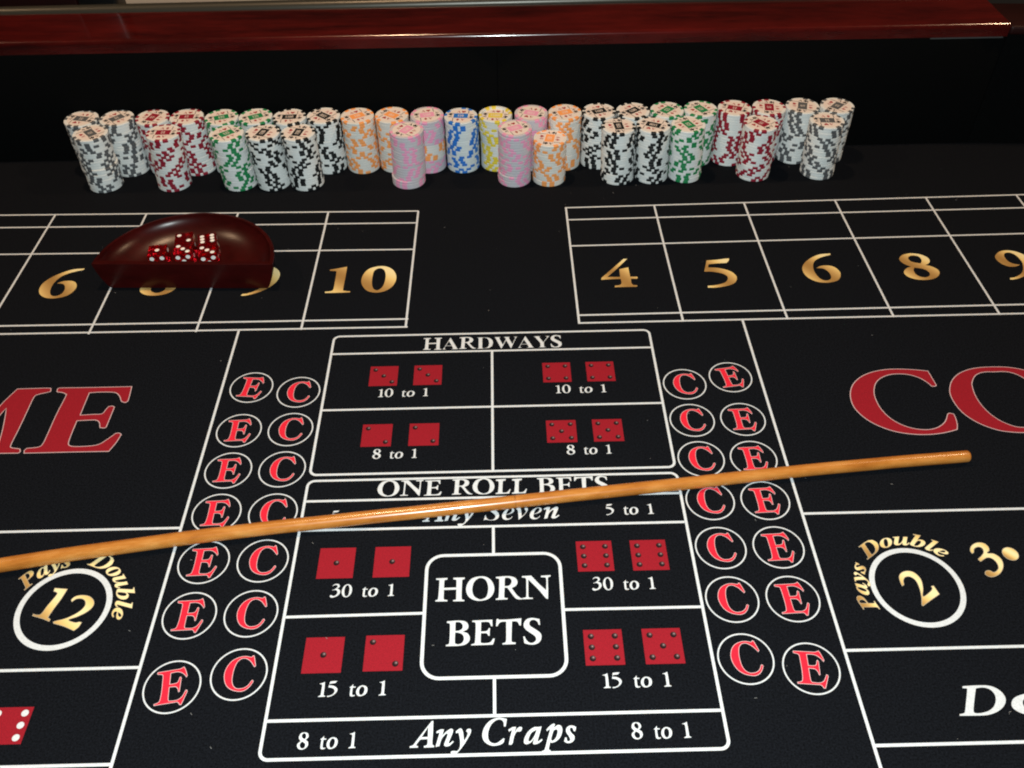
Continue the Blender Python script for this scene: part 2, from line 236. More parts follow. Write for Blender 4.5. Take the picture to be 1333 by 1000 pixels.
FONT = json.loads('''{"b$":[384,[[170,-39,170,33,146,34,122,36,98,39,76,44,57,49,42,55,42,112,58,105,78,99,100,93,124,89,147,86,170,85,170,220,130,233,97,249,73,266,55,287,45,312,42,341,45,372,57,398,76,419,102,435,133,446,170,451,170,510,213,510,213,451,236,450,258,448,278,444,331,426,313,377,266,392,213,400,213,265,241,257,265,248,287,238,305,228,320,216,331,202,340,187,345,169,347,148,343,118,331,93,312,72,285,55,252,43,213,36,213,-39],[170,280,170,399,148,396,130,390,117,382,107,372,101,360,99,346,101,329,106,316,115,305,127,295,146,287],[213,88,237,92,256,98,271,106,281,117,287,129,289,144,287,159,282,172,273,182,259,191,239,199,213,206]]],"b0":[375,[[188,-7,150,-3,118,7,91,24,69,48,51,76,39,111,30,150,25,193,23,241,25,289,30,332,39,371,51,405,69,433,91,456,118,473,150,483,189,486,225,483,257,473,283,456,305,433,322,405,336,370,345,331,351,288,353,240,351,193,345,150,336,110,322,76,305,47,283,24,256,7,225,-3],[188,37,210,43,227,61,237,91,243,131,247,181,248,240,247,300,243,349,237,390,227,419,211,437,189,443,166,437,150,419,139,390,132,349,128,300,127,240,128,181,132,131,139,91,150,61,166,43]]],"b1":[375,[[65,0,65,36,120,36,131,37,139,40,146,45,150,53,153,64,154,79,154,416,108,365,94,355,81,348,67,346,57,347,48,352,40,359,33,369,29,381,28,396,74,412,91,420,111,432,132,447,179,482,254,482,254,79,261,47,267,41,276,37,288,36,343,36,343,0]]],"b2":[375,[[24,0,24,69,123,171,148,198,170,223,187,245,200,266,210,287,218,307,222,327,225,349,226,371,225,395,220,413,212,427,202,437,189,443,174,445,153,442,137,432,126,416,118,393,114,364,112,329,88,331,68,336,50,344,37,357,29,374,26,396,28,411,34,426,43,441,55,454,72,465,92,474,116,481,143,485,174,486,220,483,258,473,288,456,310,434,323,407,328,375,327,359,324,344,319,329,313,314,303,298,291,281,277,262,259,242,238,220,154,138,87,74,244,74,257,75,269,79,279,86,288,95,295,107,300,120,305,141,345,141,341,0]]],"b3":[375,[[163,-7,132,-5,104,-2,81,5,62,13,46,23,34,35,26,47,20,60,19,74,21,90,26,103,36,113,48,120,61,125,76,126,78,100,86,79,99,62,116,50,135,43,158,40,173,41,187,44,199,49,211,56,221,66,230,79,236,95,240,115,241,139,238,163,229,184,214,202,194,216,168,224,137,227,95,227,95,269,140,269,166,272,188,281,204,296,216,316,223,340,225,367,223,390,219,409,211,424,200,436,186,443,169,445,154,444,142,439,133,430,125,419,120,406,116,391,111,341,86,343,64,348,47,356,34,367,27,382,24,401,28,423,41,444,62,461,91,475,128,483,173,486,217,483,255,474,286,458,309,436,323,409,328,377,324,348,315,323,298,301,277,283,253,267,225,256,243,252,261,246,279,238,297,228,312,216,326,201,336,184,342,163,345,138,343,112,338,90,329,70,318,52,304,37,288,25,271,15,251,7,230,1,209,-3,186,-6]]],"b4":[375,[[121,0,121,36,140,36,154,37,167,39,179,44,188,52,193,65,195,84,195,125,9,125,9,166,199,480,293,480,293,169,363,169,363,125,293,125,293,84,295,65,300,52,309,44,320,39,333,37,348,36,357,36,357,0],[56,169,195,169,195,287,196,351,199,416,189,394,174,366,158,338,146,319]]],"b5":[375,[[165,-7,133,-5,106,-1,84,5,66,14,51,24,40,35,33,48,28,61,27,75,29,89,33,101,42,109,53,116,66,120,81,121,88,83,93,71,101,61,111,52,123,46,137,42,154,40,169,41,183,45,195,50,207,58,217,69,226,83,232,101,236,122,237,148,234,178,226,203,213,223,195,236,173,244,146,247,103,243,71,235,40,247,62,480,316,480,319,357,281,357,275,380,267,399,244,406,105,406,94,281,126,288,168,291,216,287,258,276,293,256,319,228,335,192,340,148,338,120,333,96,324,75,312,56,299,40,282,27,265,16,246,8,226,1,205,-3,185,-6]]],"b8":[375,[[183,-7,148,-5,118,1,91,11,69,24,51,39,38,57,28,78,22,99,20,122,23,150,32,173,47,193,67,211,91,227,119,242,94,259,74,276,57,296,45,316,38,339,36,364,37,385,42,404,50,423,62,441,79,456,99,469,125,478,156,484,191,486,235,483,271,471,299,453,318,429,330,401,334,369,332,344,324,322,310,305,292,289,270,274,244,260,280,240,309,220,330,199,344,177,352,153,355,127,350,88,335,55,310,29,276,9,234,-3],[203,283,218,293,230,304,239,317,245,332,249,350,250,370,243,407,237,418,230,428,222,436,212,442,200,446,187,447,170,445,156,438,145,426,137,410,132,392,130,372,132,351,139,333,149,318,163,306,181,294],[187,32,208,34,226,42,241,55,253,72,260,92,262,116,259,136,252,154,239,170,220,185,195,200,164,216,150,205,137,192,126,178,118,161,112,142,111,120,113,95,120,74,132,56,147,42,165,34]]],"bA":[437,[[-9,0,-9,18,4,19,14,24,24,30,32,41,41,55,49,75,206,466,224,465,384,87,394,65,403,47,411,34,420,25,430,20,443,18,443,0,229,0,229,18,259,21,277,30,283,46,273,81,253,132,103,132,79,71,76,59,75,48,80,32,96,21,124,18,128,18,128,0],[113,161,242,161,177,319]]],"bB":[443,[[16,0,16,17,36,20,52,25,62,32,69,44,73,60,75,82,75,369,74,386,72,401,69,412,65,421,59,428,51,433,15,439,15,455,220,455,318,444,377,409,396,351,384,302,348,268,287,247,360,223,404,185,418,132,413,93,397,61,371,35,335,15,291,4,238,0],[182,252,188,252,220,254,245,261,263,272,275,290,282,314,285,345,283,373,278,395,269,412,257,424,239,431,216,434,203,433,193,430,188,425,182,391],[222,24,248,27,268,35,283,49,293,69,299,95,301,128,298,162,290,188,277,208,258,221,231,228,197,231,182,231,182,65,183,51,186,41,190,33,198,28,208,25]]],"bD":[496,[[20,0,20,17,39,19,53,23,63,30,69,39,73,54,74,75,74,374,72,397,68,415,61,426,50,433,35,437,15,439,15,455,222,455,296,449,357,429,405,396,440,351,461,295,468,228,441,101,362,25,228,0],[222,24,262,30,295,47,319,75,337,115,347,166,351,229,336,342,294,410,223,433,208,432,197,429,190,423,185,415,183,402,182,385,182,72,183,55,185,42,190,34,197,29,208,25]]],"bE":[442,[[14,0,14,17,35,18,51,22,62,30,70,41,74,57,75,78,75,369,74,394,69,413,62,425,51,433,36,437,16,439,16,455,399,455,399,320,383,320,375,357,361,386,340,406,312,420,276,428,232,430,200,428,186,417,183,388,183,246,193,246,221,248,243,256,259,269,272,288,281,313,288,345,304,345,304,118,287,118,284,143,280,164,273,181,264,195,254,206,241,213,225,218,207,221,185,222,183,222,183,67,184,53,187,42,192,35,201,31,213,28,230,28,261,29,289,32,313,39,335,48,354,60,371,75,386,94,399,116,411,143,430,143,402,0]]],"bH":[523,[[15,0,15,17,36,20,52,24,62,32,69,43,73,59,75,81,75,379,73,398,69,413,62,424,51,431,36,436,16,439,16,455,242,455,242,439,204,432,187,415,182,379,182,251,342,251,342,379,337,415,320,432,282,439,282,455,507,455,507,439,486,436,471,431,461,424,454,414,451,399,449,379,449,81,451,60,455,44,461,33,471,25,487,20,507,17,507,0,282,0,282,17,303,20,318,24,329,31,336,41,340,58,342,81,342,221,182,221,182,81,183,59,187,43,194,32,205,24,221,20,242,17,242,0]]],"bL":[426,[[15,0,15,17,36,20,52,24,62,32,69,43,73,59,75,81,75,379,73,399,69,414,62,425,51,432,36,436,16,439,16,455,250,455,250,439,208,434,199,430,193,424,188,416,182,379,182,83,185,47,200,31,234,28,264,29,291,33,315,40,335,49,354,63,370,80,384,100,397,125,409,154,427,154,402,0]]],"bN":[494,[[403,-11,107,350,107,79,108,57,112,42,119,31,129,24,145,20,167,17,167,0,18,0,18,17,54,23,71,41,76,79,76,388,36,433,18,439,18,455,156,455,391,169,391,377,386,414,369,431,331,439,331,455,480,455,480,439,459,436,443,432,433,425,427,414,423,398,422,377,422,-11]]],"bO":[525,[[261,-11,228,-9,198,-3,169,7,142,21,117,38,94,58,75,81,58,106,45,134,35,163,29,195,28,228,29,260,35,292,45,321,58,349,75,374,95,397,117,417,143,434,170,448,200,458,232,464,265,466,298,464,328,458,357,448,384,435,409,418,431,399,451,376,467,351,481,323,490,293,496,261,498,228,496,195,490,163,481,134,467,106,450,81,430,58,408,38,383,21,355,7,325,-3,294,-9],[265,12,328,36,367,108,379,228,376,293,365,346,348,389,324,419,294,437,260,443,196,419,158,347,145,228,149,163,159,109,177,67,201,37,230,18]]],"bR":[473,[[15,0,15,17,36,20,52,24,62,32,69,43,73,59,75,81,75,379,73,398,69,413,62,424,51,431,36,436,16,439,16,455,217,455,278,452,329,442,367,426,395,403,412,372,417,334,406,285,372,248,315,224,432,50,452,26,478,17,480,17,480,0,338,0,201,212,182,212,182,81,183,59,187,43,194,32,205,24,221,20,242,17,242,0],[182,234,203,234,235,236,261,245,280,258,293,278,301,304,304,336,295,389,268,421,224,431,209,430,197,427,190,422,185,414,183,402,182,385]]],"bS":[390,[[43,-11,43,158,62,158,75,113,91,77,111,50,136,30,164,19,197,15,220,17,241,24,257,36,269,51,276,69,279,89,273,117,255,140,225,160,163,191,127,210,99,231,77,253,62,276,53,302,50,332,52,358,57,381,67,403,80,421,96,437,115,449,136,459,160,464,185,466,229,461,282,448,291,446,300,445,310,447,317,454,320,466,339,466,339,319,322,319,315,343,305,365,293,385,280,402,265,417,248,429,231,438,213,443,194,445,173,443,155,437,140,426,128,413,122,398,120,380,121,364,127,349,137,336,151,325,168,314,189,303,253,273,279,260,300,247,317,233,331,219,342,204,350,188,355,171,358,153,359,133,357,106,350,80,339,58,323,38,304,21,281,8,254,-2,225,-8,192,-10,158,-8,126,1,98,9,85,12,69,7,61,-11]]],"bT":[423,[[92,0,92,17,114,19,130,23,142,31,150,42,154,59,156,81,156,433,149,433,116,430,88,420,65,403,47,380,35,352,29,318,11,318,11,455,410,455,410,317,394,317,375,382,333,420,269,433,263,433,263,81,265,58,269,41,276,30,288,23,305,19,328,17,328,0]]],"bW":[611,[[171,-11,32,393,15,427,8,433,-2,437,-15,439,-15,455,181,455,181,439,150,432,140,410,148,373,223,153,301,353,286,399,281,413,274,423,267,429,258,434,245,437,229,439,229,455,439,455,439,439,413,436,398,427,393,412,399,386,474,166,541,369,549,406,547,417,544,425,538,430,503,439,503,455,624,455,624,439,612,435,602,429,594,421,575,379,446,-11,428,-11,316,309,190,-11]]],"bY":[426,[[101,0,101,17,122,20,138,24,148,32,155,43,159,59,161,81,161,179,46,387,35,406,24,421,14,429,1,435,-13,438,-13,455,207,455,207,438,195,438,167,432,156,416,164,392,248,226,333,366,342,382,347,396,349,408,343,424,326,435,298,438,295,438,295,455,439,455,439,438,428,435,418,431,409,424,383,392,268,203,268,81,269,59,273,43,280,32,291,24,307,20,328,17,328,0]]],"bn":[381,[[18,0,18,16,30,17,39,21,45,26,49,33,52,43,52,56,52,253,46,284,40,289,31,293,19,294,19,310,148,310,148,267,175,296,207,313,243,318,292,306,321,271,330,212,330,56,337,26,343,21,352,17,363,16,363,0,202,0,202,16,207,16,223,21,232,34,235,56,235,217,234,234,232,247,229,258,223,265,215,270,203,271,183,267,164,255,148,235,148,56,154,26,160,21,168,17,180,16,180,0]]],"bo":[336,[[169,-10,140,-8,114,-1,90,11,69,27,52,47,38,70,27,96,21,124,19,154,21,184,27,213,38,239,52,262,69,281,90,297,114,309,140,316,168,318,196,316,222,309,245,298,266,282,283,263,298,240,308,214,315,185,317,154,315,123,308,94,298,69,284,46,266,26,245,11,222,-1,197,-8],[169,11,186,14,199,24,209,39,217,81,220,154,218,206,214,245,208,271,198,286,185,296,169,299,151,296,138,286,128,271,122,245,118,206,117,154,120,82,128,39,138,24,152,14]]],"bt":[228,[[124,-9,99,-7,80,-1,66,10,56,26,50,46,48,71,48,279,20,279,20,300,46,324,68,347,88,369,105,389,118,407,129,424,144,424,144,310,208,310,208,279,144,279,144,82,149,51,168,40,183,44,195,56,206,75,222,66,198,24,165,-1]]],"iA":[420,[[-68,0,-68,17,-49,20,-30,31,-13,48,323,461,342,461,326,89,326,79,333,45,354,25,388,17,388,0,178,0,178,17,199,20,215,28,225,39,231,52,235,68,237,87,238,140,97,140,49,81,33,56,28,40,32,29,47,21,71,17,71,0],[119,168,240,168,247,328]]],"iC":[440,[[202,-11,166,-9,133,-2,104,10,79,26,59,47,42,71,30,99,23,130,20,165,22,197,27,230,37,262,49,294,65,323,83,352,105,378,128,401,154,420,196,444,241,458,287,463,317,461,350,456,385,448,397,446,407,444,417,446,425,452,431,463,449,463,420,308,401,310,398,349,390,381,377,406,359,425,336,436,309,439,278,435,249,422,222,401,196,371,173,333,152,287,135,237,126,189,122,142,125,107,135,77,151,53,173,35,199,24,229,20,280,30,326,58,368,105,387,91,335,34,273,0]]],"iD":[484,[[-34,0,-34,15,0,20,9,25,16,32,22,41,39,85,115,369,120,401,119,412,115,420,109,426,73,435,73,451,253,451,370,430,441,367,464,263,462,228,454,193,442,159,425,127,404,98,378,71,359,55,340,41,320,30,299,20,275,13,250,7,222,3,190,1,155,0],[169,21,198,23,225,31,250,43,273,60,294,81,312,105,328,132,341,162,352,194,360,228,364,262,366,298,354,372,320,416,262,430,248,430,238,427,231,422,217,394,133,78,130,62,128,49,137,27]]],"iP":[409,[[-34,0,-34,15,0,20,9,25,16,32,22,41,39,85,115,369,119,387,120,404,119,413,115,420,109,426,73,435,73,451,259,451,343,439,393,404,410,346,407,322,399,299,386,278,369,259,348,243,323,231,291,222,248,217,195,215,171,215,136,82,130,47,131,37,135,30,141,24,150,20,162,17,177,15,177,0],[199,238,233,241,261,252,283,271,299,296,308,326,312,363,305,399,285,421,252,428,230,421,218,392,178,239,189,238]]],"iS":[369,[[154,-11,126,-9,94,-2,58,10,38,14,24,9,9,-7,-9,-7,26,144,45,144,45,140,48,101,56,69,71,45,91,27,115,16,145,13,160,14,174,18,187,25,198,34,208,44,217,56,223,69,226,83,228,97,227,110,223,123,218,134,190,170,142,214,98,258,89,271,82,283,76,295,70,336,72,360,78,381,88,401,102,419,118,434,137,446,159,455,182,461,208,463,248,458,296,445,312,442,323,444,333,450,342,461,360,461,328,322,308,322,309,330,309,337,308,356,304,374,298,390,289,404,279,416,267,426,254,433,239,438,224,439,205,437,189,430,174,419,162,404,155,387,153,368,155,356,159,343,166,331,197,295,219,274,242,254,262,235,279,215,293,195,303,173,310,150,312,126,307,86,293,53,270,25,239,5,200,-7]]],"ia":[336,[[53,-9,33,-6,16,1,1,14,-10,30,-17,50,-19,73,-17,97,-13,122,-5,147,5,172,17,196,32,220,48,241,65,260,84,276,112,295,139,306,165,310,189,305,205,290,214,265,225,303,297,303,241,108,232,74,228,56,229,47,233,42,238,40,251,46,267,61,285,87,300,78,265,30,231,1,197,-9,174,-4,160,10,155,34,157,52,162,75,145,49,128,28,111,12,93,1,74,-6],[93,41,103,43,113,48,124,56,134,67,143,80,152,95,176,147,192,202,198,248,195,266,186,277,172,281,162,279,151,273,141,264,130,251,119,236,109,219,99,200,91,180,83,159,70,115,65,81,68,59,77,45]]],"ib":[322,[[77,-9,34,-3,1,12,-11,31,-7,52,83,375,91,412,84,429,59,433,48,433,48,451,115,458,189,470,129,255,157,285,187,303,218,310,238,307,256,299,271,286,282,269,289,247,291,221,289,197,284,173,276,148,266,123,252,100,237,77,219,57,200,39,179,23,147,5,113,-6],[91,15,103,16,115,21,127,29,138,39,149,51,159,65,185,116,203,171,210,223,209,235,206,245,201,253,179,263,162,260,147,250,134,232,115,193,97,138,77,69,70,33,72,23,79,17]]],"ie":[269,[[87,-9,60,-6,36,3,16,19,1,40,-8,67,-11,98,-9,122,-3,147,6,172,18,196,32,219,49,240,68,260,88,276,109,290,131,301,154,307,176,310,197,308,215,302,230,293,241,280,247,265,249,248,244,222,230,197,207,174,173,153,131,136,79,124,75,88,76,73,80,60,87,50,96,42,108,37,122,36,147,42,171,62,195,95,214,83,179,32,136,1],[84,146,104,152,123,161,140,171,156,184,169,197,179,212,187,228,192,244,193,260,187,280,171,287,156,283,141,272,126,252,110,224,96,189]]],"il":[173,[[40,-9,25,-8,13,-4,3,3,-4,13,-9,25,-10,40,-8,61,-2,85,77,371,87,414,84,425,74,431,58,433,52,433,52,450,99,456,143,463,183,470,79,86,75,69,73,54,83,41,96,46,112,62,131,89,144,79,126,51,109,29,93,12,76,0,59,-7]]],"in":[357,[[213,-9,188,-4,173,13,168,41,175,84,197,153,220,222,226,246,224,254,220,259,213,261,189,253,163,229,136,190,123,165,110,137,97,107,86,74,75,38,66,0,-14,0,42,211,50,240,52,254,49,264,39,271,24,273,18,273,17,289,58,295,102,302,151,310,116,193,141,230,164,259,187,281,209,297,232,306,256,310,284,304,301,287,306,259,301,226,285,170,248,57,250,49,254,45,260,43,279,55,304,90,319,80,300,53,282,31,266,13,249,1,231,-7]]],"io":[316,[[96,-9,67,-6,42,4,20,20,3,41,-7,68,-10,98,-8,123,-3,147,6,172,17,196,32,219,48,241,66,260,86,277,107,291,130,301,152,308,175,310,207,306,234,297,256,281,272,260,282,234,285,203,283,179,278,155,270,130,258,106,245,83,228,61,210,41,190,24,168,10,145,-1,121,-7],[103,13,114,15,124,21,134,30,143,43,153,57,162,74,184,132,200,191,206,240,202,267,191,283,172,288,162,286,151,281,141,272,132,260,122,246,113,229,90,172,75,111,69,58,73,33,84,18]]],"ip":[330,[[-79,-139,-79,-121,-51,-114,-37,-95,-30,-71,48,228,52,253,44,269,16,273,16,290,85,300,144,310,124,242,159,279,193,302,228,310,248,307,265,300,279,288,289,271,295,250,298,224,296,197,291,170,282,143,270,116,256,91,239,67,221,45,201,27,180,11,158,0,136,-7,114,-9,97,-8,82,-3,69,6,48,-69,44,-97,54,-116,86,-122,86,-139],[102,15,113,17,124,22,135,31,146,42,156,56,165,71,190,125,207,179,214,224,206,252,187,262,155,249,127,209,103,142,86,78,78,38,81,25,89,17]]],"ir":[261,[[-14,0,42,211,50,240,52,254,49,264,39,271,24,273,18,273,17,289,58,295,102,302,151,310,114,189,144,243,171,280,197,302,222,310,243,305,255,290,259,265,258,251,255,240,249,230,241,223,232,219,220,218,208,220,196,227,186,238,180,241,165,234,148,212,127,175,116,151,105,125,95,97,85,67,75,35,66,0]]],"is":[253,[[91,-9,73,-8,52,-3,28,5,15,7,6,6,-1,1,-7,-7,-24,-4,-7,109,13,105,23,55,46,24,81,14,103,18,115,31,120,52,114,77,95,106,69,138,57,155,47,170,39,185,33,200,29,214,28,228,31,250,39,269,53,286,71,299,92,306,116,309,134,308,156,304,179,298,186,296,192,295,201,296,207,300,212,307,230,307,215,205,197,207,184,252,163,279,134,288,124,287,115,284,107,278,97,255,100,240,109,222,124,202,146,176,165,149,183,116,190,82,189,65,184,50,177,36,168,23,156,12,142,3,126,-4,109,-8]]],"iu":[357,[[46,-9,18,-4,1,13,-5,41,0,75,15,130,38,211,46,254,43,264,34,271,19,273,13,273,12,289,73,298,146,310,81,79,76,53,77,46,82,41,89,40,113,48,138,72,167,113,194,167,217,230,236,301,316,301,279,168,258,87,251,57,254,48,261,44,280,56,292,70,306,91,321,81,302,53,284,31,268,13,251,1,233,-7,215,-9,202,-8,191,-4,182,4,175,14,171,26,169,40,181,103,158,68,136,40,114,18,92,3,70,-6]]],"iv":[284,[[48,-9,48,26,47,75,47,118,45,155,43,186,41,211,38,229,30,255,19,270,5,274,-1,273,-2,291,97,310,103,303,109,284,115,251,119,210,122,166,123,118,123,89,160,132,185,169,196,188,202,203,204,213,203,221,198,231,189,240,181,251,176,261,175,271,176,282,180,291,186,299,194,305,203,308,214,310,225,308,235,304,243,298,249,289,253,278,254,265,250,237,237,205,215,167,185,125,146,78,97,27,62,-9]]],"iy":[281,[[-30,-140,-44,-139,-56,-135,-66,-129,-74,-120,-78,-110,-80,-99,-79,-89,-75,-80,-69,-72,-60,-66,-51,-62,-41,-61,-32,-62,-21,-66,-8,-73,20,-85,38,-77,58,-56,76,-30,83,-6,79,30,70,90,58,156,44,213,33,251,24,269,18,274,10,276,-1,277,-9,276,-9,294,22,298,48,304,85,310,95,303,104,285,112,254,127,181,148,75,179,136,198,181,205,211,203,220,197,229,187,238,176,247,170,257,168,269,169,280,173,290,179,298,188,305,198,308,210,310,222,308,232,304,240,298,246,289,249,278,251,265,249,252,246,237,241,219,214,152,202,126,189,100,174,74,159,47,143,21,126,-5,109,-29,91,-52,74,-74,56,-93,38,-109,20,-122,3,-132,-14,-138]]]}''')
DRAWN = json.loads('''{"t3":[357,[[[56,416,1],[92,483],[167,516],[256,505],[297,446],[292,385],[232,336,1],[296,300],[336,232],[331,152],[279,73],[182,15],[81,-8],[25,26],[22,80],[60,99],[125,63],[184,76],[236,144],[235,225],[195,270],[134,278],[75,260,1],[67,286,1],[163,328],[217,387],[220,438],[173,466],[113,451],[66,408,1]]]],"t0":[369,[[[186,496],[268,463],[329,379],[351,257],[329,126],[262,28],[170,-4],[88,32],[35,124],[18,225],[36,347],[95,447]],[[182,449],[127,395],[109,284],[117,162],[145,71],[191,39],[238,88],[257,199],[255,320],[230,413]]]],"tt":[202,[[[121,374,1],[120,309,1],[198,303,1],[187,262,1],[114,264,1],[112,157],[116,63],[153,41],[194,60,1],[186,15],[123,-8],[61,8],[43,48],[41,159],[48,260,1],[18,267,1],[19,291,1],[65,320],[104,374,1]]]],"to":[328,[[[177,338],[268,309],[317,236],[317,135],[272,52],[173,-1],[77,5],[19,73],[6,154],[37,254],[101,317]],[[161,291],[113,242],[93,151],[115,64],[160,43],[208,88],[230,178],[216,260]]]],"t1":[242,[[[167,479,1],[174,254],[173,82],[183,56],[224,41,1],[222,7,1],[118,6],[20,0,1],[20,32,1],[71,55],[86,85],[90,256],[86,379],[18,401,1],[18,425,1],[94,440]]]],"t5":[314,[[[269,496,1],[218,422,1],[140,410],[71,402,1],[58,360,1],[149,351],[236,310],[290,244],[290,170],[243,90],[161,28],[67,-2],[22,-1,1],[18,40,1],[102,49],[175,89],[211,148],[203,213],[155,259],[81,282],[25,288,1],[63,480,1],[164,492]]]],"t8":[356,[[[181,496],[264,480],[313,419],[316,349],[255,277,1],[312,232],[338,163],[320,81],[255,21],[171,-4],[81,19],[27,88],[26,170],[102,248,1],[54,300],[38,363],[66,446],[114,486]],[[205,303,1],[233,337],[240,386],[219,435],[172,460],[133,430],[127,382],[156,335]],[[153,219,1],[112,175],[108,114],[142,58],[192,41],[235,63],[250,117],[238,165],[196,200]]]],"cH":[555,[[[12,503,1],[224,508,1],[217,471,1],[173,461],[165,426],[164,293,1],[389,297,1],[389,430],[381,462],[331,474,1],[330,509,1],[540,509,1],[535,474,1],[500,463],[492,428],[487,213],[490,61],[508,35],[543,26,1],[534,0,1],[335,3,1],[338,29,1],[381,38],[391,64],[390,252,1],[165,248,1],[165,70],[183,43],[235,32,1],[231,6,1],[17,8,1],[22,34,1],[56,47],[67,83],[74,265],[76,439],[67,466],[17,472,1]]]],"cO":[536,[[[278,527],[393,501],[481,412],[524,267],[493,125],[401,31],[270,1],[149,24],[52,107],[12,240],[40,383],[127,490]],[[269,494],[181,441],[137,349],[124,227],[157,104],[236,42],[288,31],[375,78],[410,199],[410,321],[366,446]]]],"cR":[481,[[[20,506,1],[248,517],[371,476],[413,388],[384,306],[304,257,1],[388,113],[456,45],[499,29,1],[472,10],[394,22],[335,84],[242,239],[216,266],[176,267,1],[166,89],[177,52],[230,43,1],[220,17,1],[12,12,1],[16,37,1],[56,51],[68,91],[76,253],[81,428],[73,463],[20,477,1]],[[177,300,1],[252,306],[297,360],[303,432],[264,475],[212,484],[185,473],[178,394]]]],"cN":[557,[[[18,510,1],[187,516,1],[321,336],[447,194,1],[460,374],[454,457],[424,472],[366,476,1],[367,509,1],[545,517,1],[537,485,1],[501,472],[488,424],[483,189],[472,7,1],[438,18,1],[299,224],[131,434,1],[124,239],[122,77],[143,46],[201,39,1],[195,15,1],[12,14,1],[16,40,1],[65,49],[84,88],[90,281],[92,435],[70,471],[17,479,1]]]],"cB":[440,[[[17,489,1],[219,499],[347,476],[398,399],[383,323],[300,273,1],[384,239],[426,163],[414,80],[345,18],[230,-3],[12,-5,1],[14,21,1],[56,34],[71,71],[75,228],[74,398],[61,446],[18,456,1]],[[170,291,1],[241,299],[290,335],[297,401],[263,454],[203,470],[170,452]],[[168,260,1],[165,96],[176,44],[229,26],[295,56],[324,129],[301,213],[233,252]]]],"cE":[435,[[[27,492,1],[209,496],[382,501,1],[382,435],[386,368,1],[358,372,1],[336,436],[294,460],[184,459,1],[180,270,1],[260,271],[302,295],[319,332,1],[341,331,1],[335,256],[335,181,1],[310,182,1],[293,220],[260,234],[180,232,1],[177,75],[190,43],[260,36],[343,52],[396,124,1],[423,123,1],[409,59],[389,5,1],[210,2],[12,0,1],[15,22,1],[61,35],[78,68],[88,272],[87,423],[71,456],[27,463,1]]]],"cT":[476,[[[23,505,1],[49,518,1],[74,496],[243,498],[438,513],[464,517,1],[458,440],[451,368,1],[426,374,1],[402,432],[369,456],[296,458,1],[286,256],[280,79],[293,47],[354,35,1],[347,4,1],[122,2,1],[122,26,1],[169,40],[186,82],[192,258],[192,457,1],[116,453],[70,428],[36,366,1],[12,367,1]]]],"cS":[343,[[[309,489,1],[316,374,1],[291,375,1],[269,442],[211,478],[151,464],[124,408],[147,350],[237,282],[310,214],[331,139],[302,48],[226,-5],[126,-12],[28,18,1],[12,148,1],[35,153,1],[63,82],[119,25],[186,27],[232,77],[223,142],[151,209],[69,277],[29,344],[32,420],[85,495],[170,518],[246,506]]]],"cL":[380,[[[25,476,1],[259,490,1],[251,434,1],[198,419],[184,369],[175,175],[174,65],[208,42],[288,61],[347,152,1],[368,152,1],[331,10,1],[184,5],[12,0,1],[16,38,1],[64,53],[75,124],[90,317],[80,412],[25,426,1]]]],"jA":[468,[[[391,483,1],[421,490,1],[423,275],[420,65],[456,31,1],[453,2,1],[272,0,1],[270,28,1],[321,44],[333,86],[330,153,1],[195,149,1],[140,72],[130,44],[166,26,1],[160,3,1],[12,2,1],[15,30,1],[72,50],[137,139],[257,304]],[[220,191,1],[333,193,1],[332,375,1]]]],"jn":[354,[[[16,285,1],[89,324],[155,323,1],[128,210,1],[196,281],[277,332],[320,314],[315,253],[260,111],[249,71],[272,70],[325,109,1],[342,92,1],[274,28],[211,10],[169,30],[175,77],[222,208],[221,244],[186,233],[119,150],[81,21,1],[12,6,1],[48,152],[73,259],[21,253,1]]]],"jy":[302,[[[16,276,1],[81,328],[123,327],[152,260],[165,164],[173,104,1],[223,187],[239,246],[211,283],[234,319],[281,322],[300,293],[281,221],[201,79],[110,-48],[31,-128],[-26,-138],[-62,-109],[-51,-79],[-5,-73],[53,-75],[98,-13],[103,94],[82,214],[63,258],[30,244,1]]]],"jC":[479,[[[467,489,1],[441,350,1],[410,350,1],[402,436],[349,482],[266,469],[170,381],[118,237],[133,104],[202,50],[284,53],[397,133,1],[420,126,1],[388,46],[283,6],[167,9],[51,83],[12,203],[52,347],[159,467],[302,518],[408,505]]]],"jr":[277,[[[12,289,1],[83,331],[154,339,1],[121,219,1],[165,297],[225,337],[264,319],[246,264],[206,248],[164,249],[115,166],[77,28],[14,14,1],[44,156],[75,275],[23,252,1]]]],"ja":[363,[[[346,335,1],[305,203],[265,80],[276,65],[343,106,1],[351,82,1],[286,32],[216,10],[177,27],[204,122,1],[147,52],[65,14],[15,43],[26,126],[96,245],[204,322],[287,325]],[[226,265,1],[153,219],[103,124],[101,65],[148,83],[210,170],[249,265]]]],"jp":[368,[[[67,273,1],[154,356],[214,384,1],[232,366,1],[205,306,1],[283,353],[341,334],[360,253],[318,134],[231,53],[153,31],[126,44,1],[92,-85,1],[130,-110,1],[124,-128,1],[-33,-134,1],[-25,-110,1],[22,-83],[82,104],[133,271],[77,244,1]],[[203,258,1],[168,174],[147,84],[186,73],[243,136],[272,232],[255,273]]]],"js":[261,[[[249,308,1],[227,231,1],[199,232,1],[184,285],[150,298],[128,262],[155,201],[205,140],[193,69],[131,23],[61,20],[12,49,1],[33,120,1],[61,120,1],[69,60],[105,52],[126,89],[98,154],[62,216],[67,288],[129,335],[199,333]]]]}''')
def glyph(k): return [smooth_contour(c) for c in GLYPH[k]]
def cap_of(st): return max(FONT[('bH' if st == 'b' else 'iA')][1][0][1::2])
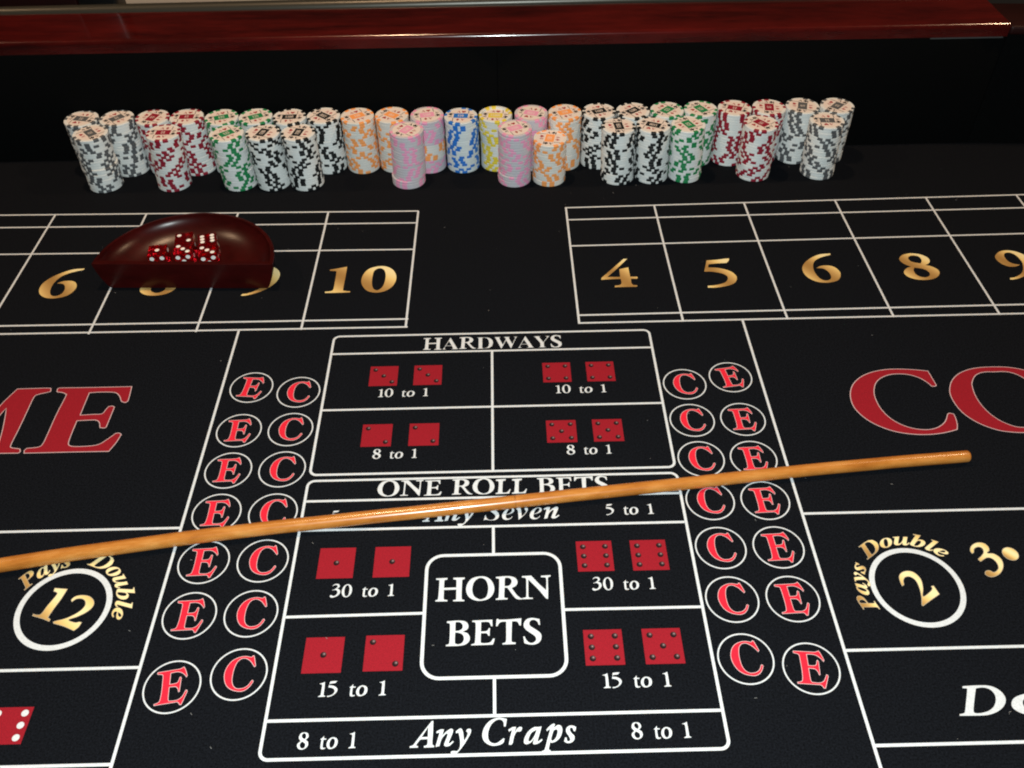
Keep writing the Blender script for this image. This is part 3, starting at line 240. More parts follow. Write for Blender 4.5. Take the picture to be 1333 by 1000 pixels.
def text_glyphs(txt, st):
    """list of glyphs (pen position, advance, contours) with a cap height of 490, and the total advance"""
    x = 0; out = []; fall = {'t': 'b', 'c': 'b', 'j': 'i'}
    for ch in txt:
        if ch == ' ': x += {'t': 285, 'c': 215, 'j': 190}.get(st, 200); continue
        if st + ch in DRAWN:
            adv, cs = DRAWN[st + ch]; out.append((x, adv, [smooth_contour(c, 4) for c in cs]))
        else:
            f = fall.get(st, st); adv, cs = FONT[f + ch]; k = 490 / cap_of(f); adv *= k
            cs = [[Vector((c[i] * k, c[i + 1] * k)) for i in range(0, len(c), 2)] for c in cs]
            if f != st: cs = grow(cs, -7)
            out.append((x, adv, cs))
        x += adv
    return out, x
def text(parent, txt, st, x0, x1, y, cap, thin=0.0, m=None, z=.22, track=0, name='lettering', target=None):
    gl, _ = text_glyphs(txt, st)
    gl = [(px + track * i, adv, cs) for i, (px, adv, cs) in enumerate(gl)]
    mn = min(p.x + px for px, a, cs in gl for c in cs for p in c); mx = max(p.x + px for px, a, cs in gl for c in cs for p in c)
    sy = cap / 490; sx = (x1 - x0) / (mx - mn)
    P = target or Print()
    for px, adv, cs in gl:
        q = [[Vector((x0 + (p.x + px - mn) * sx, y + p.y * sy)) for p in c] for c in cs]
        if thin: q = grow(q, -thin)
        P.fill(q, m or WHITE, z)
    return P if target else P.build(name, parent)

# ------------------------------------------------------------------ the craps table
table = bpy.data.objects.new('craps_table', None); COL.objects.link(table)
tag(table, 'craps table with black printed felt, dark felt back wall and mahogany rail', 'craps table')
WY = 1040.0                                                         # where the back wall stands
def box(name, x0, x1, y0, y1, z0, z1, m, parent, bev=0, seg=3):
    bm = bmesh.new(); bmesh.ops.create_cube(bm, size=1)
    for v in bm.verts: v.co = Vector(((x0 + x1) / 2 + v.co.x * (x1 - x0), (y0 + y1) / 2 + v.co.y * (y1 - y0), (z0 + z1) / 2 + v.co.z * (z1 - z0))) * MM
    if bev: bmesh.ops.bevel(bm, geom=bm.edges[:], offset=bev * MM, segments=seg, profile=.5, affect='EDGES')
    return link(name, bm_mesh(name, bm, [m], bool(bev)), parent)
# felt bed: a gently uneven cloth sheet with thickness
def felt_bed():
    bm = bmesh.new()
    bmesh.ops.create_grid(bm, x_segments=2, y_segments=2, size=1)
    for v in bm.verts: v.co = Vector((v.co.x * 1.15, .37 + v.co.y * .67, 0))
    r = bmesh.ops.extrude_face_region(bm, geom=bm.faces[:])
    for v in [g for g in r['geom'] if isinstance(g, bmesh.types.BMVert)]: v.co.z = -.03
    return link('layout_felt', bm_mesh('layout_felt', bm, [FELT]), table)
felt_bed()
# back wall in two upholstered panels that meet at a thin seam, and the angled corner on the right
box('seam_light_block', -1150, 1150, WY + 31, WY + 36, -30, 140, WALL, table)  # added unseen sheet, keeps lamp light from leaking through the seam
for x0, x1 in ((-1150, -1.7), (-1.2, 596)):
    box('wall_panel', x0, x1, WY, WY + 30, -30, 141, WALL, table, .6, 2)
def slab(name, pts, z0, z1, m, bev=0, parent=table, seg=3):
    bm = bmesh.new()
    vs = [bm.verts.new((x * MM, y * MM, z0 * MM)) for x, y in pts]; f = bm.faces.new(vs)
    r = bmesh.ops.extrude_face_region(bm, geom=[f])
    for v in [g for g in r['geom'] if isinstance(g, bmesh.types.BMVert)]: v.co.z = z1 * MM
    if bev: bmesh.ops.bevel(bm, geom=bm.edges[:], offset=bev * MM, segments=seg, profile=.5, affect='EDGES')
    return link(name, bm_mesh(name, bm, [m], bool(bev)), parent)
slab('wall_panel', [(597, WY), (1150, WY - 40), (1150, WY), (597, WY + 30)], -30, 141, WALL)
# mahogany rail: its profile runs along x
def rail(name, x0, x1, m, y0=WY - 5, skew=0):
    # profile (y, z): front face, rounded nose, top that rises slightly to the back
    prof = [(0, 141), (0, 151)]
    for k in range(9):
        t = R(180 - 11.25 * k); prof.append((5.2 + 5.2 * math.cos(t), 151 + 5.0 * math.sin(t)))
    prof += [(24, 157.0), (60, 160.2), (68, 160)]
    for k in range(1, 6):
        t = R(90 - 18 * k); prof.append((68 + 5 * math.cos(t), 155 + 5 * math.sin(t)))
    prof += [(73, 141)]
    bm = bmesh.new(); nx = 2
    xs = [x0, x1]; rows = []
    for k, x in enumerate(xs):
        rows.append([bm.verts.new(((x - (skew * (p[0]) if k else 0)) * MM, (y0 + p[0]) * MM, p[1] * MM)) for p in prof])
    n = len(prof)
    for i in range(n):
        bm.faces.new((rows[0][i], rows[0][(i + 1) % n], rows[1][(i + 1) % n], rows[1][i]))
    bm.faces.new(rows[0]); bm.faces.new(rows[1][::-1])
    me = bm_mesh(name, bm, [m], True); o = link(name, me, table)
    me.set_sharp_from_angle(angle=R(35))
    return o
rail('top_rail', -1150, 594, MAHOG, skew=.12)
slab('corner_rail', [(597, WY - 3), (1150, WY - 45), (1150, WY + 30), (590, WY + 66)], 141, 152, DARKW, 3)  # rail turning the corner, its shade put into a darker wood colour
tr = box('rail_trim', 505, 590, WY - 4.6, WY - 3.2, 139.0, 140.4, mat('dull_aluminium', (.12, .12, .12), .5, Metallic=.6), table)

# --- printed layout: lines
LW = 2.25
XL, XR = -267.4, 241.4
def line(a, b, wd=LW, z=.12, m=None):
    return Print().strip(a, b, wd, m or WHITE, z).build('layout_line', table)
line((XL, 100), (XL, 702.4)); line((XR, 100), (XR, 702.0))
for y in (457.6, 333.8, 263.6):
    line((-760, y), (XL - LW / 2, y), z=.15); line((XR + LW / 2, y), (760, y), z=.15)
# place bet grids, left and right
gy = (0, -25.0, -75.4, -195.2, -207.8)
for x in (75.8, 179.6, 285.6, 393.4, 501.4, 609.4):
    t = (x - 75.8) / 540
    line((x - .2, 910.6 + 7.4 * t + 1.1), (x + (.2 if x < 100 else 1.6), 702.0), 2.2)
for y0, y1 in ((910.6, 918.6), (885.8, 891.6), (834.8, 841), (715.3, 717.9), (703.1, 703.3)):
    line((74.9, y0), (760, y0 + (y1 - y0) * 1.26), 2.2, .15)
for x in (-98.4, -203.8, -309.6, -417.4, -524.6, -631.6):
    line((x - .9, 702.0), (x + .9, 910.3 + (-98.4 - x) * .018), 2.2)
for y0, y1 in ((910.1, 919.2), (886, 893.6), (834.6, 841.6), (715.2, 718.2), (702.8, 705.6)):
    line((-97.4, y0), (-760, y0 + (y1 - y0) * 1.34), 2.2, .15)
# --- the proposition box in the middle
def outline(x0, y0, x1, y1, rad, wd=LW, z=.18):
    return Print().loop(x0, y0, x1, y1, rad, wd, WHITE, z).build('box_outline', table)
outline(-169.7, 510.6, 144.8, 690.3, 6); outline(-169.9, 264.0, 145.0, 504.0, 6); outline(-64.6, 319.6, 39.8, 424.4, 13, 2.6)
for y in (664.3, 587.9, 482.0, 452.0, 291.0): line((-168.7, y), (143.7, y), z=.15)
line((-168.7, 372.2), (-65.9, 372.8), z=.15); line((41.1, 373.0), (143.8, 372.7), z=.15)
for a, b in ((511.8, 664.3), (425.7, 452.0), (291.0, 318.3)): line((-12.3, a), (-12.3, b))
# --- headings and odds
text(table, 'HARDWAYS', 'c', -80.3, 56.6, 667.4, 17.0, .05)
text(table, 'ONE ROLL BETS', 'c', -110.0, 85.4, 485.2, 16.4, .05)
text(table, 'HORN', 'c', -57, 32, 382.3, 20.4)
text(table, 'BETS', 'c', -47.6, 22.6, 345.0, 20.4)
text(table, 'Any Seven', 'j', -70.4, 42.2, 458.1, 18.2)
text(table, 'Any Craps', 'j', -69.6, 43.2, 269.8, 18.6)
for s, x0, x1, y, c in (('10 to 1', -119, -72.2, 603.2, 11.4), ('10 to 1', 47, 94.4, 603.2, 11.4), ('8 to 1', -117.8, -78.6, 527.3, 11.4), ('8 to 1', 52.4, 91.9, 527.2, 11.4),
                        ('5 to 1', -145.6, -106.4, 460.2, 11.4), ('5 to 1', 80.7, 120.1, 460.6, 11.4), ('30 to 1', -137.8, -88.6, 388.2, 11.7), ('30 to 1', 63.2, 112, 389, 11.7),
                        ('15 to 1', -136.2, -88.5, 307.6, 12), ('15 to 1', 64.5, 112.5, 309, 12), ('8 to 1', -145.8, -106, 270.4, 12), ('8 to 1', 80.3, 120.5, 271.8, 12)):
    text(table, s, 't', x0, x1, y, c, .15)
# --- printed dice
PIPS = {1: [(0, 0)], 2: [(-1, 1), (1, -1)], 3: [(-1, 1), (0, 0), (1, -1)], 4: [(-1, 1), (1, 1), (-1, -1), (1, -1)], 5: [(-1, 1), (1, 1), (0, 0), (-1, -1), (1, -1)],
        6: [(-1, 1), (1, 1), (-1, 0), (1, 0), (-1, -1), (1, -1)]}
def disc_mesh(name, r, m, seg=20):
    return mesh_from(name, [(r * math.cos(2 * math.pi * k / seg), r * math.sin(2 * math.pi * k / seg), 0) for k in range(seg)], [tuple(range(seg))], [m])
PIPMESH = disc_mesh('pip', 2.35 * MM, PIP); PIPW = disc_mesh('pip', 2.5 * MM, WHITE)
def printed_die(cx, cy, n, sx, sy, pm=PIPMESH, k=.31):
    d = Print().fill([[Vector((cx - sx / 2, cy - sy / 2)), Vector((cx + sx / 2, cy - sy / 2)), Vector((cx + sx / 2, cy + sy / 2)), Vector((cx - sx / 2, cy + sy / 2))]], RED, .12).build('printed_die', table)
    for a, b in PIPS[n]: link('pip', pm, d, (a * sx * k * MM, b * sy * k * MM, .00022))
for cx, cy, n in ((-115.8, 631.8, 3), (-73.7, 631.9, 3), (-115.9, 555.3, 2), (-73.7, 555.2, 2), (49.4, 631.8, 4), (91.1, 631.8, 4), (49.4, 555.3, 5), (91, 555.4, 5)):
    printed_die(cx, cy, n, 26.8, 26.9)
for cx, cy, n in ((-136.2, 419.8, 1), (-92.3, 419.8, 1), (-136.4, 340.2, 1), (-92.4, 340.7, 2), (67.8, 420.8, 6), (110.9, 420.6, 6), (67.6, 341.1, 6), (110.8, 341, 5)):
    printed_die(cx, cy, n, 28.4, 28.6)
printed_die(-347.6, 292.4, 6, 28.4, 26.6, PIPW, .33)
# --- E and C circles
CIRC = [('E', -239.6, 620.3, -7), ('C', -194.2, 612.6, 0), ('E', -240.8, 565.0, 0), ('C', -194.4, 565.0, 0), ('E', -241.0, 518.2, 0), ('C', -194.5, 518.2, 0), ('E', -241.4, 472.0, 0), ('C', -194.6, 471.0, 0), ('E', -241.4, 423.6, 0), ('C', -194.8, 423.7, 0), ('E', -241.6, 375.7, 0), ('C', -195.4, 376.2, 0), ('E', -240.7, 318.3, 7), ('C', -195.0, 326.8, 0), ('C', 168.7, 612.0, 0), ('E', 213.4, 620.1, 7), ('C', 168.2, 565.4, 0), ('E', 214.2, 565.2, 0), ('C', 168.6, 519.3, 0), ('E', 214.1, 518.4, 0), ('C', 168.4, 473.4, 0), ('E', 214.1, 472.3, 0), ('C', 168.5, 425.9, 0), ('E', 214.4, 425.2, 0), ('C', 168.5, 378.7, 0), ('E', 214.5, 377.9, 0), ('C', 168.8, 329.3, 0), ('E', 213.9, 320.6, -7)]
for i, (ch, x, y, rot) in enumerate(CIRC):
    o = Print().ring(x, y, 20.3, 1.12, WHITE, .12).build('bet_circle', table)
    gl = glyph(ch)
    c0 = Vector((-242.1, 375.4)) if ch == 'E' else Vector((-195.9, 376.6))
    t = R(rot); cs, sn = math.cos(t), math.sin(t)
    gl = [[Vector(((p.x - c0.x) * cs - (p.y - c0.y) * sn, (p.x - c0.x) * sn + (p.y - c0.y) * cs)) for p in c] for c in gl]
    P = Print().fill(gl, HAIR, .14).fill(grow(gl, -.42), BRIGHT, .2)
    lo = link('letter', mesh_from('letter', P.v, P.f, P.m, P.i), o)
# --- COME, place numbers, field
def lettered(k, dx=0, dy=0, hair=.7, m=RED, name='letter', hm=HAIR):
    gl = [[p + Vector((dx, dy)) for p in c] for c in glyph(k)]
    P = Print().fill(gl, hm, .14).fill(grow(gl, -hair), m, .2)
    return P.build(name, table)
lettered('bigE'); lettered('bigM'); lettered('bigC'); lettered('bigO')
lettered('bigM', 1045); lettered('bigE', 1053); lettered('bigO', -1042.0); lettered('bigC', -1056.0)
GOLDEDGE = print_material('gold_edge_print', (.40, .34, .24))
def num(keys, dx=0, dy=0, hair=.0):
    P = Print()
    for k in keys:
        gl = [[p + Vector((dx, dy)) for p in c] for c in glyph(k)]
        if hair: P.fill(gl, GOLDEDGE, .14); P.fill(grow(gl, -hair), GOLD, .2)
        else: P.fill(gl, GOLD, .14)
    return P.build('number', table)
for k in '45689': num(k)
num('10')
dxL = -455.2 - 361.19
num('6', -816.0, .9); num('8', -814.6 , .9); num('9', -812.6, 0); num('5', -815.5, 1); num('4', -816, 1)
num('10', 832.5, -1)
num(['one_t', 'two_t'], hair=.45); num(['two'], hair=.45); num(['three'], hair=.45)
Print().disc(394.9, 413.7, 6.3, GOLDEDGE, .14).disc(394.9, 413.7, 5.8, GOLD, .2).build('number_dot', table)
def field_four():
    t = R(11); k = .62; c = Vector((124.2, 784)); q = []
    for g in glyph('4'):
        q.append([Vector((426.5 + k * ((p.x - c.x) * math.cos(t) - (p.y - c.y) * math.sin(t)), 418.5 + k * ((p.x - c.x) * math.sin(t) + (p.y - c.y) * math.cos(t)))) for p in g])
    Print().fill(grow(q, .45), GOLDEDGE, .14).fill(q, GOLD, .2).build('number', table)
field_four()
Print().ring(-339, 384.5, 35.6, 4.3, WHITE, .12).build('number_ring', table)
Print().ring(311.8, 386.0, 35.4, 4.1, WHITE, .12).build('number_ring', table)
def arc_text(cx, cy, r, words, cap, m=GOLD):
    """words: (text, start angle, end angle), read clockwise round the ring"""
    for txt, a0, a1 in words:
        gl, tot = text_glyphs(txt, 'i'); sy = cap / 490; P = Print()
        for px, adv, cs in gl:
            am = R(a0 + (a1 - a0) * (px + adv / 2) / tot); out = Vector((math.cos(am), math.sin(am))); tan = Vector((out.y, -out.x))
            sx = abs(R(a1 - a0)) * (r + cap * .35) / tot
            q = [[Vector((cx, cy)) + out * (r + p.y * sy) + tan * ((p.x - adv / 2) * sx) for p in c] for c in cs]
            P.fill(grow(q, .22), GOLDEDGE, .16); P.fill(grow(q, -.08), m, .21)
        P.build('lettering', table)
arc_text(-339, 384.5, 38.6, (('Pays', 152, 99), ('Double', 79, -15)), 13.2)
arc_text(311.8, 386.0, 38.4, (('Pays', 206, 149), ('Double', 137, 39)), 12)
lettered('bigD', hair=0, m=WHITE, name='letter', hm=WHITE)
text(table, 'o', 't', 344.5, 374, 282.6, 21.6, 0, name='letter')
# --- lint on the cloth
def lint():
    v = []; f = []; rr = random.Random(3)
    for k in range(80):
        x, y = rr.uniform(-.55, .6), rr.uniform(.25, 1.0); a = rr.uniform(0, 6.28); l = rr.choice((.25, .3, .4, .9)) * MM; wd = .16 * MM
        z = .0004
        c, s = math.cos(a), math.sin(a); b = len(v)
        for i, j, k2 in ((-1, -1, 0), (1, -1, 0), (1, 1, 0), (-1, 1, 0), (0, 0, 1)): v.append((x + c * l * i - s * wd * j, y + s * l * i + c * wd * j, z + k2 * .0002))
        f += [(b, b + 1, b + 4), (b + 1, b + 2, b + 4), (b + 2, b + 3, b + 4), (b + 3, b, b + 4)]
    o = link('lint_specks', mesh_from('lint_specks', v, f, [mat('lint', (.24, .235, .225), .9)]), table, kind='stuff')
lint()

# ------------------------------------------------------------------ the stick
def stick():
    pts = [Vector(p) for p in ((-640, 368), (-520, 397), (-398.4, 420.6), (-331.7, 432.0), (-263.1, 442.2), (-199.5, 450.2), (-108.6, 460.2), (-19.7, 469.4), (69.7, 479.4), (154.2, 488.2), (242.6, 497.8), (321.3, 505.2), (395, 510.6))]
    fine = []
    for i in range(len(pts) - 1):
        p0, p1, p2, p3 = pts[max(0, i - 1)], pts[i], pts[i + 1], pts[min(len(pts) - 1, i + 2)]
        for k in range(6):
            t = k / 6; m1 = (p2 - p0) / 2; m2 = (p3 - p1) / 2
            fine.append((2*t**3 - 3*t*t + 1) * p1 + (t**3 - 2*t*t + t) * m1 + (-2*t**3 + 3*t*t) * p2 + (t**3 - t*t) * m2)
    fine.append(pts[-1])
    bm = bmesh.new(); uvl = bm.loops.layers.uv.new('UVMap'); rows = []; seg = 28; ln = [0.0]
    for i in range(1, len(fine)): ln.append(ln[-1] + (fine[i] - fine[i - 1]).length)
    tot = ln[-1]
    rings = []
    for i, p in enumerate(fine):
        d = (fine[min(i + 1, len(fine) - 1)] - fine[max(i - 1, 0)]).normalized(); n = Vector((-d.y, d.x))
        r = 6.0 - .85 * ln[i] / tot
        rings.append((p, n, d, r, r, ln[i]))
    p, n, d, r, h, l = rings[-1]
    for dr, dl in ((.25, 1.0), (.8, 1.7), (1.7, 2.1), (3.4, 2.4)): rings.append((p + d * dl, n, d, r - dr, h, l + dl))
    for p, n, d, r, h, l in rings:
        wob = .16 * math.sin(l * .031) + .1 * math.sin(l * .083 + 1)
        rows.append(([bm.verts.new(((p.x + n.x * r * math.cos(a)) * MM, (p.y + n.y * r * math.cos(a)) * MM, (h + .3 + wob + r * math.sin(a)) * MM)) for a in [2 * math.pi * k / seg for k in range(seg)]], l))
    for i in range(len(rows) - 1):
        for k in range(seg):
            a, b = rows[i], rows[i + 1]; q = (k + 1) % seg
            f = bm.faces.new((a[0][k], a[0][q], b[0][q], b[0][k]))
            for lp, uv in zip(f.loops, ((a[1], k), (a[1], k + 1), (b[1], k + 1), (b[1], k))): lp[uvl].uv = (uv[0] / 1000, uv[1] / seg)
    bm.faces.new(rows[0][0][::-1]); fe = bm.faces.new(rows[-1][0])
    m = mat('varnished_cane', (.5, .22, .05), .26); L = m.node_tree.links; b = nodes(m)[2]
    b.inputs['Coat Weight'].default_value = .35; b.inputs['Coat Roughness'].default_value = .13
    v = objcoord(m, (9, 1, 1), 'UV')
    n1 = noise(m, v, 3.2, 4, .6, .2); 
    v2 = objcoord(m, (30, 22, 1), 'UV'); n2 = noise(m, v2, 2.5, 4, .75)
    mx = N(m, 'ShaderNodeMath', operation='MULTIPLY_ADD'); L.new(n2, mx.inputs[0]); mx.inputs[1].default_value = .55; L.new(n1, mx.inputs[2])
    c = ramp(m, mx.outputs[0], ((.5, (.30, .092, .012)), (.78, (.45, .165, .028)), (1.0, (.54, .24, .06))))
    # faint dark growth rings of the cane
    sep = N(m, 'ShaderNodeSeparateXYZ'); tc = N(m, 'ShaderNodeTexCoord'); L.new(tc.outputs['UV'], sep.inputs[0])
    acc = None
    for pos in (.655,):
        s = N(m, 'ShaderNodeMath', operation='SUBTRACT'); L.new(sep.outputs['X'], s.inputs[0]); s.inputs[1].default_value = pos
        ab = N(m, 'ShaderNodeMath', operation='ABSOLUTE'); L.new(s.outputs[0], ab.inputs[0])
        lt = N(m, 'ShaderNodeMath', operation='LESS_THAN'); L.new(ab.outputs[0], lt.inputs[0]); lt.inputs[1].default_value = .0007
        if acc is None: acc = lt.outputs[0]
        else:
            mxm = N(m, 'ShaderNodeMath', operation='MAXIMUM'); L.new(acc, mxm.inputs[0]); L.new(lt.outputs[0], mxm.inputs[1]); acc = mxm.outputs[0]
    half = N(m, 'ShaderNodeMath', operation='MULTIPLY'); L.new(acc, half.inputs[0])
    gate = N(m, 'ShaderNodeMath', operation='GREATER_THAN'); L.new(n2, gate.inputs[0]); gate.inputs[1].default_value = .5
    L.new(gate.outputs[0], half.inputs[1])
    mix = N(m, 'ShaderNodeMix', data_type='RGBA'); mix.inputs['B'].default_value = (.26, .09, .018, 1)
    L.new(half.outputs[0], mix.inputs['Factor']); L.new(c, mix.inputs['A']); L.new(mix.outputs['Result'], b.inputs['Base Color'])
    bump(m, n2, .04, .0004)
    me = bm_mesh('dealer_stick', bm, [m], True); me.set_sharp_from_angle(angle=R(50))
    return tag(link('dealer_stick', me), 'varnished light brown cane stick lying across the whole craps layout', 'stick')
stick()

# ------------------------------------------------------------------ the dice bowl
BH, BR, BB = 31.5, 95.0, 84.0
bowl = bpy.data.objects.new('dice_bowl', None); COL.objects.link(bowl); bowl.location = (-.3335, .7735, .0003); bowl.rotation_euler.z = R(-2.3)
tag(bowl, 'half round dark mahogany dice bowl with a flat front, holding red dice', 'dice bowl')
def make_bowl():
    bm = bmesh.new(); NA = 64
    T = 5.0                                                          # thickness of the flat front
    # outer skin: half turn from the foot to the rim
    prof = [(BB, 0), (BB + 3.2, 5), (BB + 6.6, 13), (BB + 9.3, 22), (BR - .2, 29.6), (BR, 30.6), (BR - .4, 31.3), (BR - 1.2, BH)]
    ang = [math.pi * k / NA for k in range(NA + 1)]
    rows = [[bm.verts.new((r * math.cos(a) * MM, r * math.sin(a) * MM, z * MM)) for a in ang] for r, z in prof]
    for i in range(len(rows) - 1):
        for k in range(NA): bm.faces.new((rows[i][k], rows[i][k + 1], rows[i + 1][k + 1], rows[i + 1][k]))
    # inner skin: flat floor, hollow sides, cut by the front board at y = T
    ri = BR - 4.0
    def zin(r):
        t = min(1, max(0, (r - 51) / (ri - 51))); return 9.0 + (BH - 9.0) * (.25 * t * t + .75 * (1 - math.sqrt(1 - t * t)))
    inner = []
    rings = [0, 15, 30, 45, 51, 55, 60, 65, 70, 75, 79, 82.5, 85.5, 87.5, 89, 90, 90.7, ri]
    for r in rings[1:]:
        a0 = math.asin(min(1, T / r)); row = []
        for k in range(NA + 1):
            a = a0 + (math.pi - 2 * a0) * k / NA; row.append(bm.verts.new((r * math.cos(a) * MM, r * math.sin(a) * MM, zin(r) * MM)))
        inner.append(row)
    c0 = bm.verts.new((0, T * MM, 9.0 * MM))
    for k in range(NA): bm.faces.new((c0, inner[0][k], inner[0][k + 1]))
    for i in range(len(inner) - 1):
        for k in range(NA): bm.faces.new((inner[i][k], inner[i][k + 1], inner[i + 1][k + 1], inner[i + 1][k]))
    # rim between outer and inner skins
    for k in range(NA): bm.faces.new((rows[-1][k], rows[-1][k + 1], inner[-1][k + 1], inner[-1][k]))
    # front board: inside face, top, outside face, underside
    e0 = [row[0] for row in inner][::-1] + [c0] + [row[-1] for row in inner]          # floor line on the board's inside
    ti = [bm.verts.new((v.co.x, T * MM, BH * MM)) if 0 < i < len(e0) - 1 else v for i, v in enumerate(e0)]
    for i in range(len(e0) - 1):
        q = [e0[i], e0[i + 1], ti[i + 1], ti[i]]
        q = list(dict.fromkeys(q))
        if len(q) > 2: bm.faces.new(q)
    fr = [row[0] for row in rows]; fl = [row[-1] for row in rows]
    z1 = BH
    tl = [bm.verts.new((v.co.x, .6 * MM, z1 * MM)) for v in ti]
    for i in range(len(ti) - 1): bm.faces.new((ti[i], ti[i + 1], tl[i + 1], tl[i]))
    tf = [bm.verts.new((v.co.x, 0, (z1 - .6) * MM)) for v in ti]
    for i in range(len(ti) - 1): bm.faces.new((tl[i], tl[i + 1], tf[i + 1], tf[i]))
    bm.faces.new([tf[0]] + [v for v in fr[::-1]] + fl + [tf[-1]] + tf[-2:0:-1])
    bm.faces.new((tf[0], tl[0], ti[0], fr[-1])); bm.faces.new((tf[-1], fl[-1], ti[-1], tl[-1]))
    bm.faces.new(rows[0])
    bmesh.ops.remove_doubles(bm, verts=bm.verts, dist=1e-6)
    me = bm_mesh('bowl_body', bm, [BOWLM], True); me.set_sharp_from_angle(angle=R(38))
    return link('bowl_body', me, bowl)
make_bowl()
# ------------------------------------------------------------------ the red dice
def dice():
    red = mat('clear_red_acrylic', (.80, .008, .018), .02, IOR=1.49)
    nodes(red)[2].inputs['Transmission Weight'].default_value = .93
    pipm = mat('white_pip_paint', (.80, .78, .74), .5)
    s = 9.5
    bm = bmesh.new(); bmesh.ops.create_cube(bm, size=2 * s * MM)
    bmesh.ops.bevel(bm, geom=bm.edges[:], offset=.35 * MM, segments=2, profile=.5, affect='EDGES')
    body = bm_mesh('die_body', bm, [red])
    pm = disc_mesh('pip', 2.35 * MM, pipm, 24)
    # face -> (normal, up)
    def die(x, y, rot, top, front, side, label):
        d = bpy.data.objects.new('die', None); COL.objects.link(d); d.location = (x * MM, y * MM, (9.5 + s) * MM); d.rotation_euler.z = R(rot)
        tag(d, label, 'die', 'red dice in the bowl')
        link('die_body', body, d)
        for n, ang, flip in ((top, (0, 0, 0), 0), (7 - top, (math.pi, 0, 0), 0), (front, (math.pi / 2, 0, 0), 0), (7 - front, (-math.pi / 2, 0, 0), 0), (side, (0, math.pi / 2, 0), 0), (7 - side, (0, -math.pi / 2, 0), 0)):
            M = Matrix.Rotation(ang[0], 4, 'X') @ Matrix.Rotation(ang[1], 4, 'Y')
            for a, b in PIPS[n]:
                o = link('pip', pm, d); o.matrix_local = M @ Matrix.Translation((a * 5.2 * MM, b * 5.2 * MM, (s + .03) * MM))
    die(-367.5, 803.5, 7, 1, 4, 2, 'red die with one white pip on top, alone at the left of the bowl')
    die(-340.5, 805.0, 8, 3, 5, 1, 'red die with three pips on top, front middle of the dice cluster')
    die(-314.0, 802.0, 14, 3, 5, 1, 'red die with three pips on top, front right of the dice cluster')
    die(-344.0, 825.0, 9, 2, 3, 1, 'red die with two pips on top, behind the front middle die')
    die(-318.4, 822.8, 15, 6, 4, 5, 'red die with six pips on top, rearmost at the right')
dice()

# ------------------------------------------------------------------ poker chips
TH, CR, SINK = 3.4, 20.0, 2.1
COLS = {'grey': ((.68, .705, .695), (.092, .098, .105), '$1'), 'red': ((.68, .705, .695), (.26, .010, .028), '$5'), 'green': ((.68, .705, .695), (.010, .21, .07), '$25'), 'black': ((.68, .705, .695), (.007, .009, .010), '$100'),
        'orange': ((.66, .65, .61), (.84, .33, .10), '$50'), 'pink': ((.51, .49, .53), (.74, .32, .49), '$500'), 'blue': ((.62, .67, .68), (.018, .16, .56), '$10'), 'yellow': ((.64, .67, .64), (.70, .56, .05), '$1000')}
CREAM = mat('chip_inlay', (.72, .64, .585), .55)
INK = mat('chip_ink_black', (.012, .010, .010), .6); INKR = mat('chip_ink_red', (.34, .016, .024), .6)
CHIP = {}; INLAY = {}
def chip_mesh(c):
    body = mat('chip_clay_' + c, COLS[c][0], .52); spot = mat('chip_spot_' + c, COLS[c][1], .5)
    for m in (body, spot):
        v = objcoord(m); n = noise(m, v, 900, 2, .6); bump(m, n, .15, .0004); nodes(m)[2].inputs['Specular IOR Level'].default_value = .35
    seg = 80; h = TH - .05
    prof = [(16.4, 0), (19.65, 0), (20, .48), (20, h - .48), (19.65, h), (16.4, h)]
    if c == 'yellow': prof = prof[:4] + [(19.5, h), (16.6, h), (15.8, h - SINK)]
    v = []; f = []; idx = []
    for r, z in prof:
        for k in range(seg):
            a = 2 * math.pi * (k + .5) / seg; v.append((r * math.cos(a) * MM, r * math.sin(a) * MM, z * MM))
    sp = set()
    for q in range(4):
        for base in (0, 6):                                          # each pair: two spots of 18 degrees
            for j in range(4): sp.add((q * 20 + base + j) % seg)
    nr = len(prof) - 1
    for i in range(nr):
        for k in range(seg):
            q = (k + 1) % seg; f.append((i * seg + k, i * seg + q, (i + 1) * seg + q, (i + 1) * seg + k)); idx.append(1 if k in sp else 0)
    f.append(tuple(range(seg))[::-1]); idx.append(0); f.append(tuple(range(nr * seg, (nr + 1) * seg))); idx.append(2)
    me = mesh_from('chip', v, f, [body, spot, CREAM], idx); me.polygons.foreach_set('use_smooth', [i < nr * seg for i in range(len(f))]); me.set_sharp_from_angle(angle=R(30))
    # value panel and ace marks of the top face
    panel = Print().fill([[Vector(p) for p in ((-8.6, -5.4), (8.6, -5.4), (8.6, 5.4), (-8.6, 5.4))]], spot, 0)
    t = COLS[c][2]; wd = {2: 4.6, 3: 7, 4: 9.2, 5: 11.4}[len(t)]
    text(None, t, 'b', -wd / 2, wd / 2, -2.4, 4.9, 0, CREAM, .03, target=panel)
    pm = mesh_from('value_panel', panel.v, panel.f, panel.m, panel.i)
    CHIP[c] = me; INLAY[c] = pm
heart = [(0, -1.5), (.9, -.5), (1.45, .3), (1.4, 1.0), (.8, 1.35), (.25, 1.1), (0, .6), (-.25, 1.1), (-.8, 1.35), (-1.4, 1.0), (-1.45, .3), (-.9, -.5)]
spade = [(0, 1.6), (.8, .7), (1.4, .0), (1.4, -.7), (.8, -1.0), (.3, -.8), (.6, -1.6), (-.6, -1.6), (-.3, -.8), (-.8, -1.0), (-1.4, -.7), (-1.4, .0), (-.8, .7)]
diamond = [(0, 1.6), (1.1, 0), (0, -1.6), (-1.1, 0)]
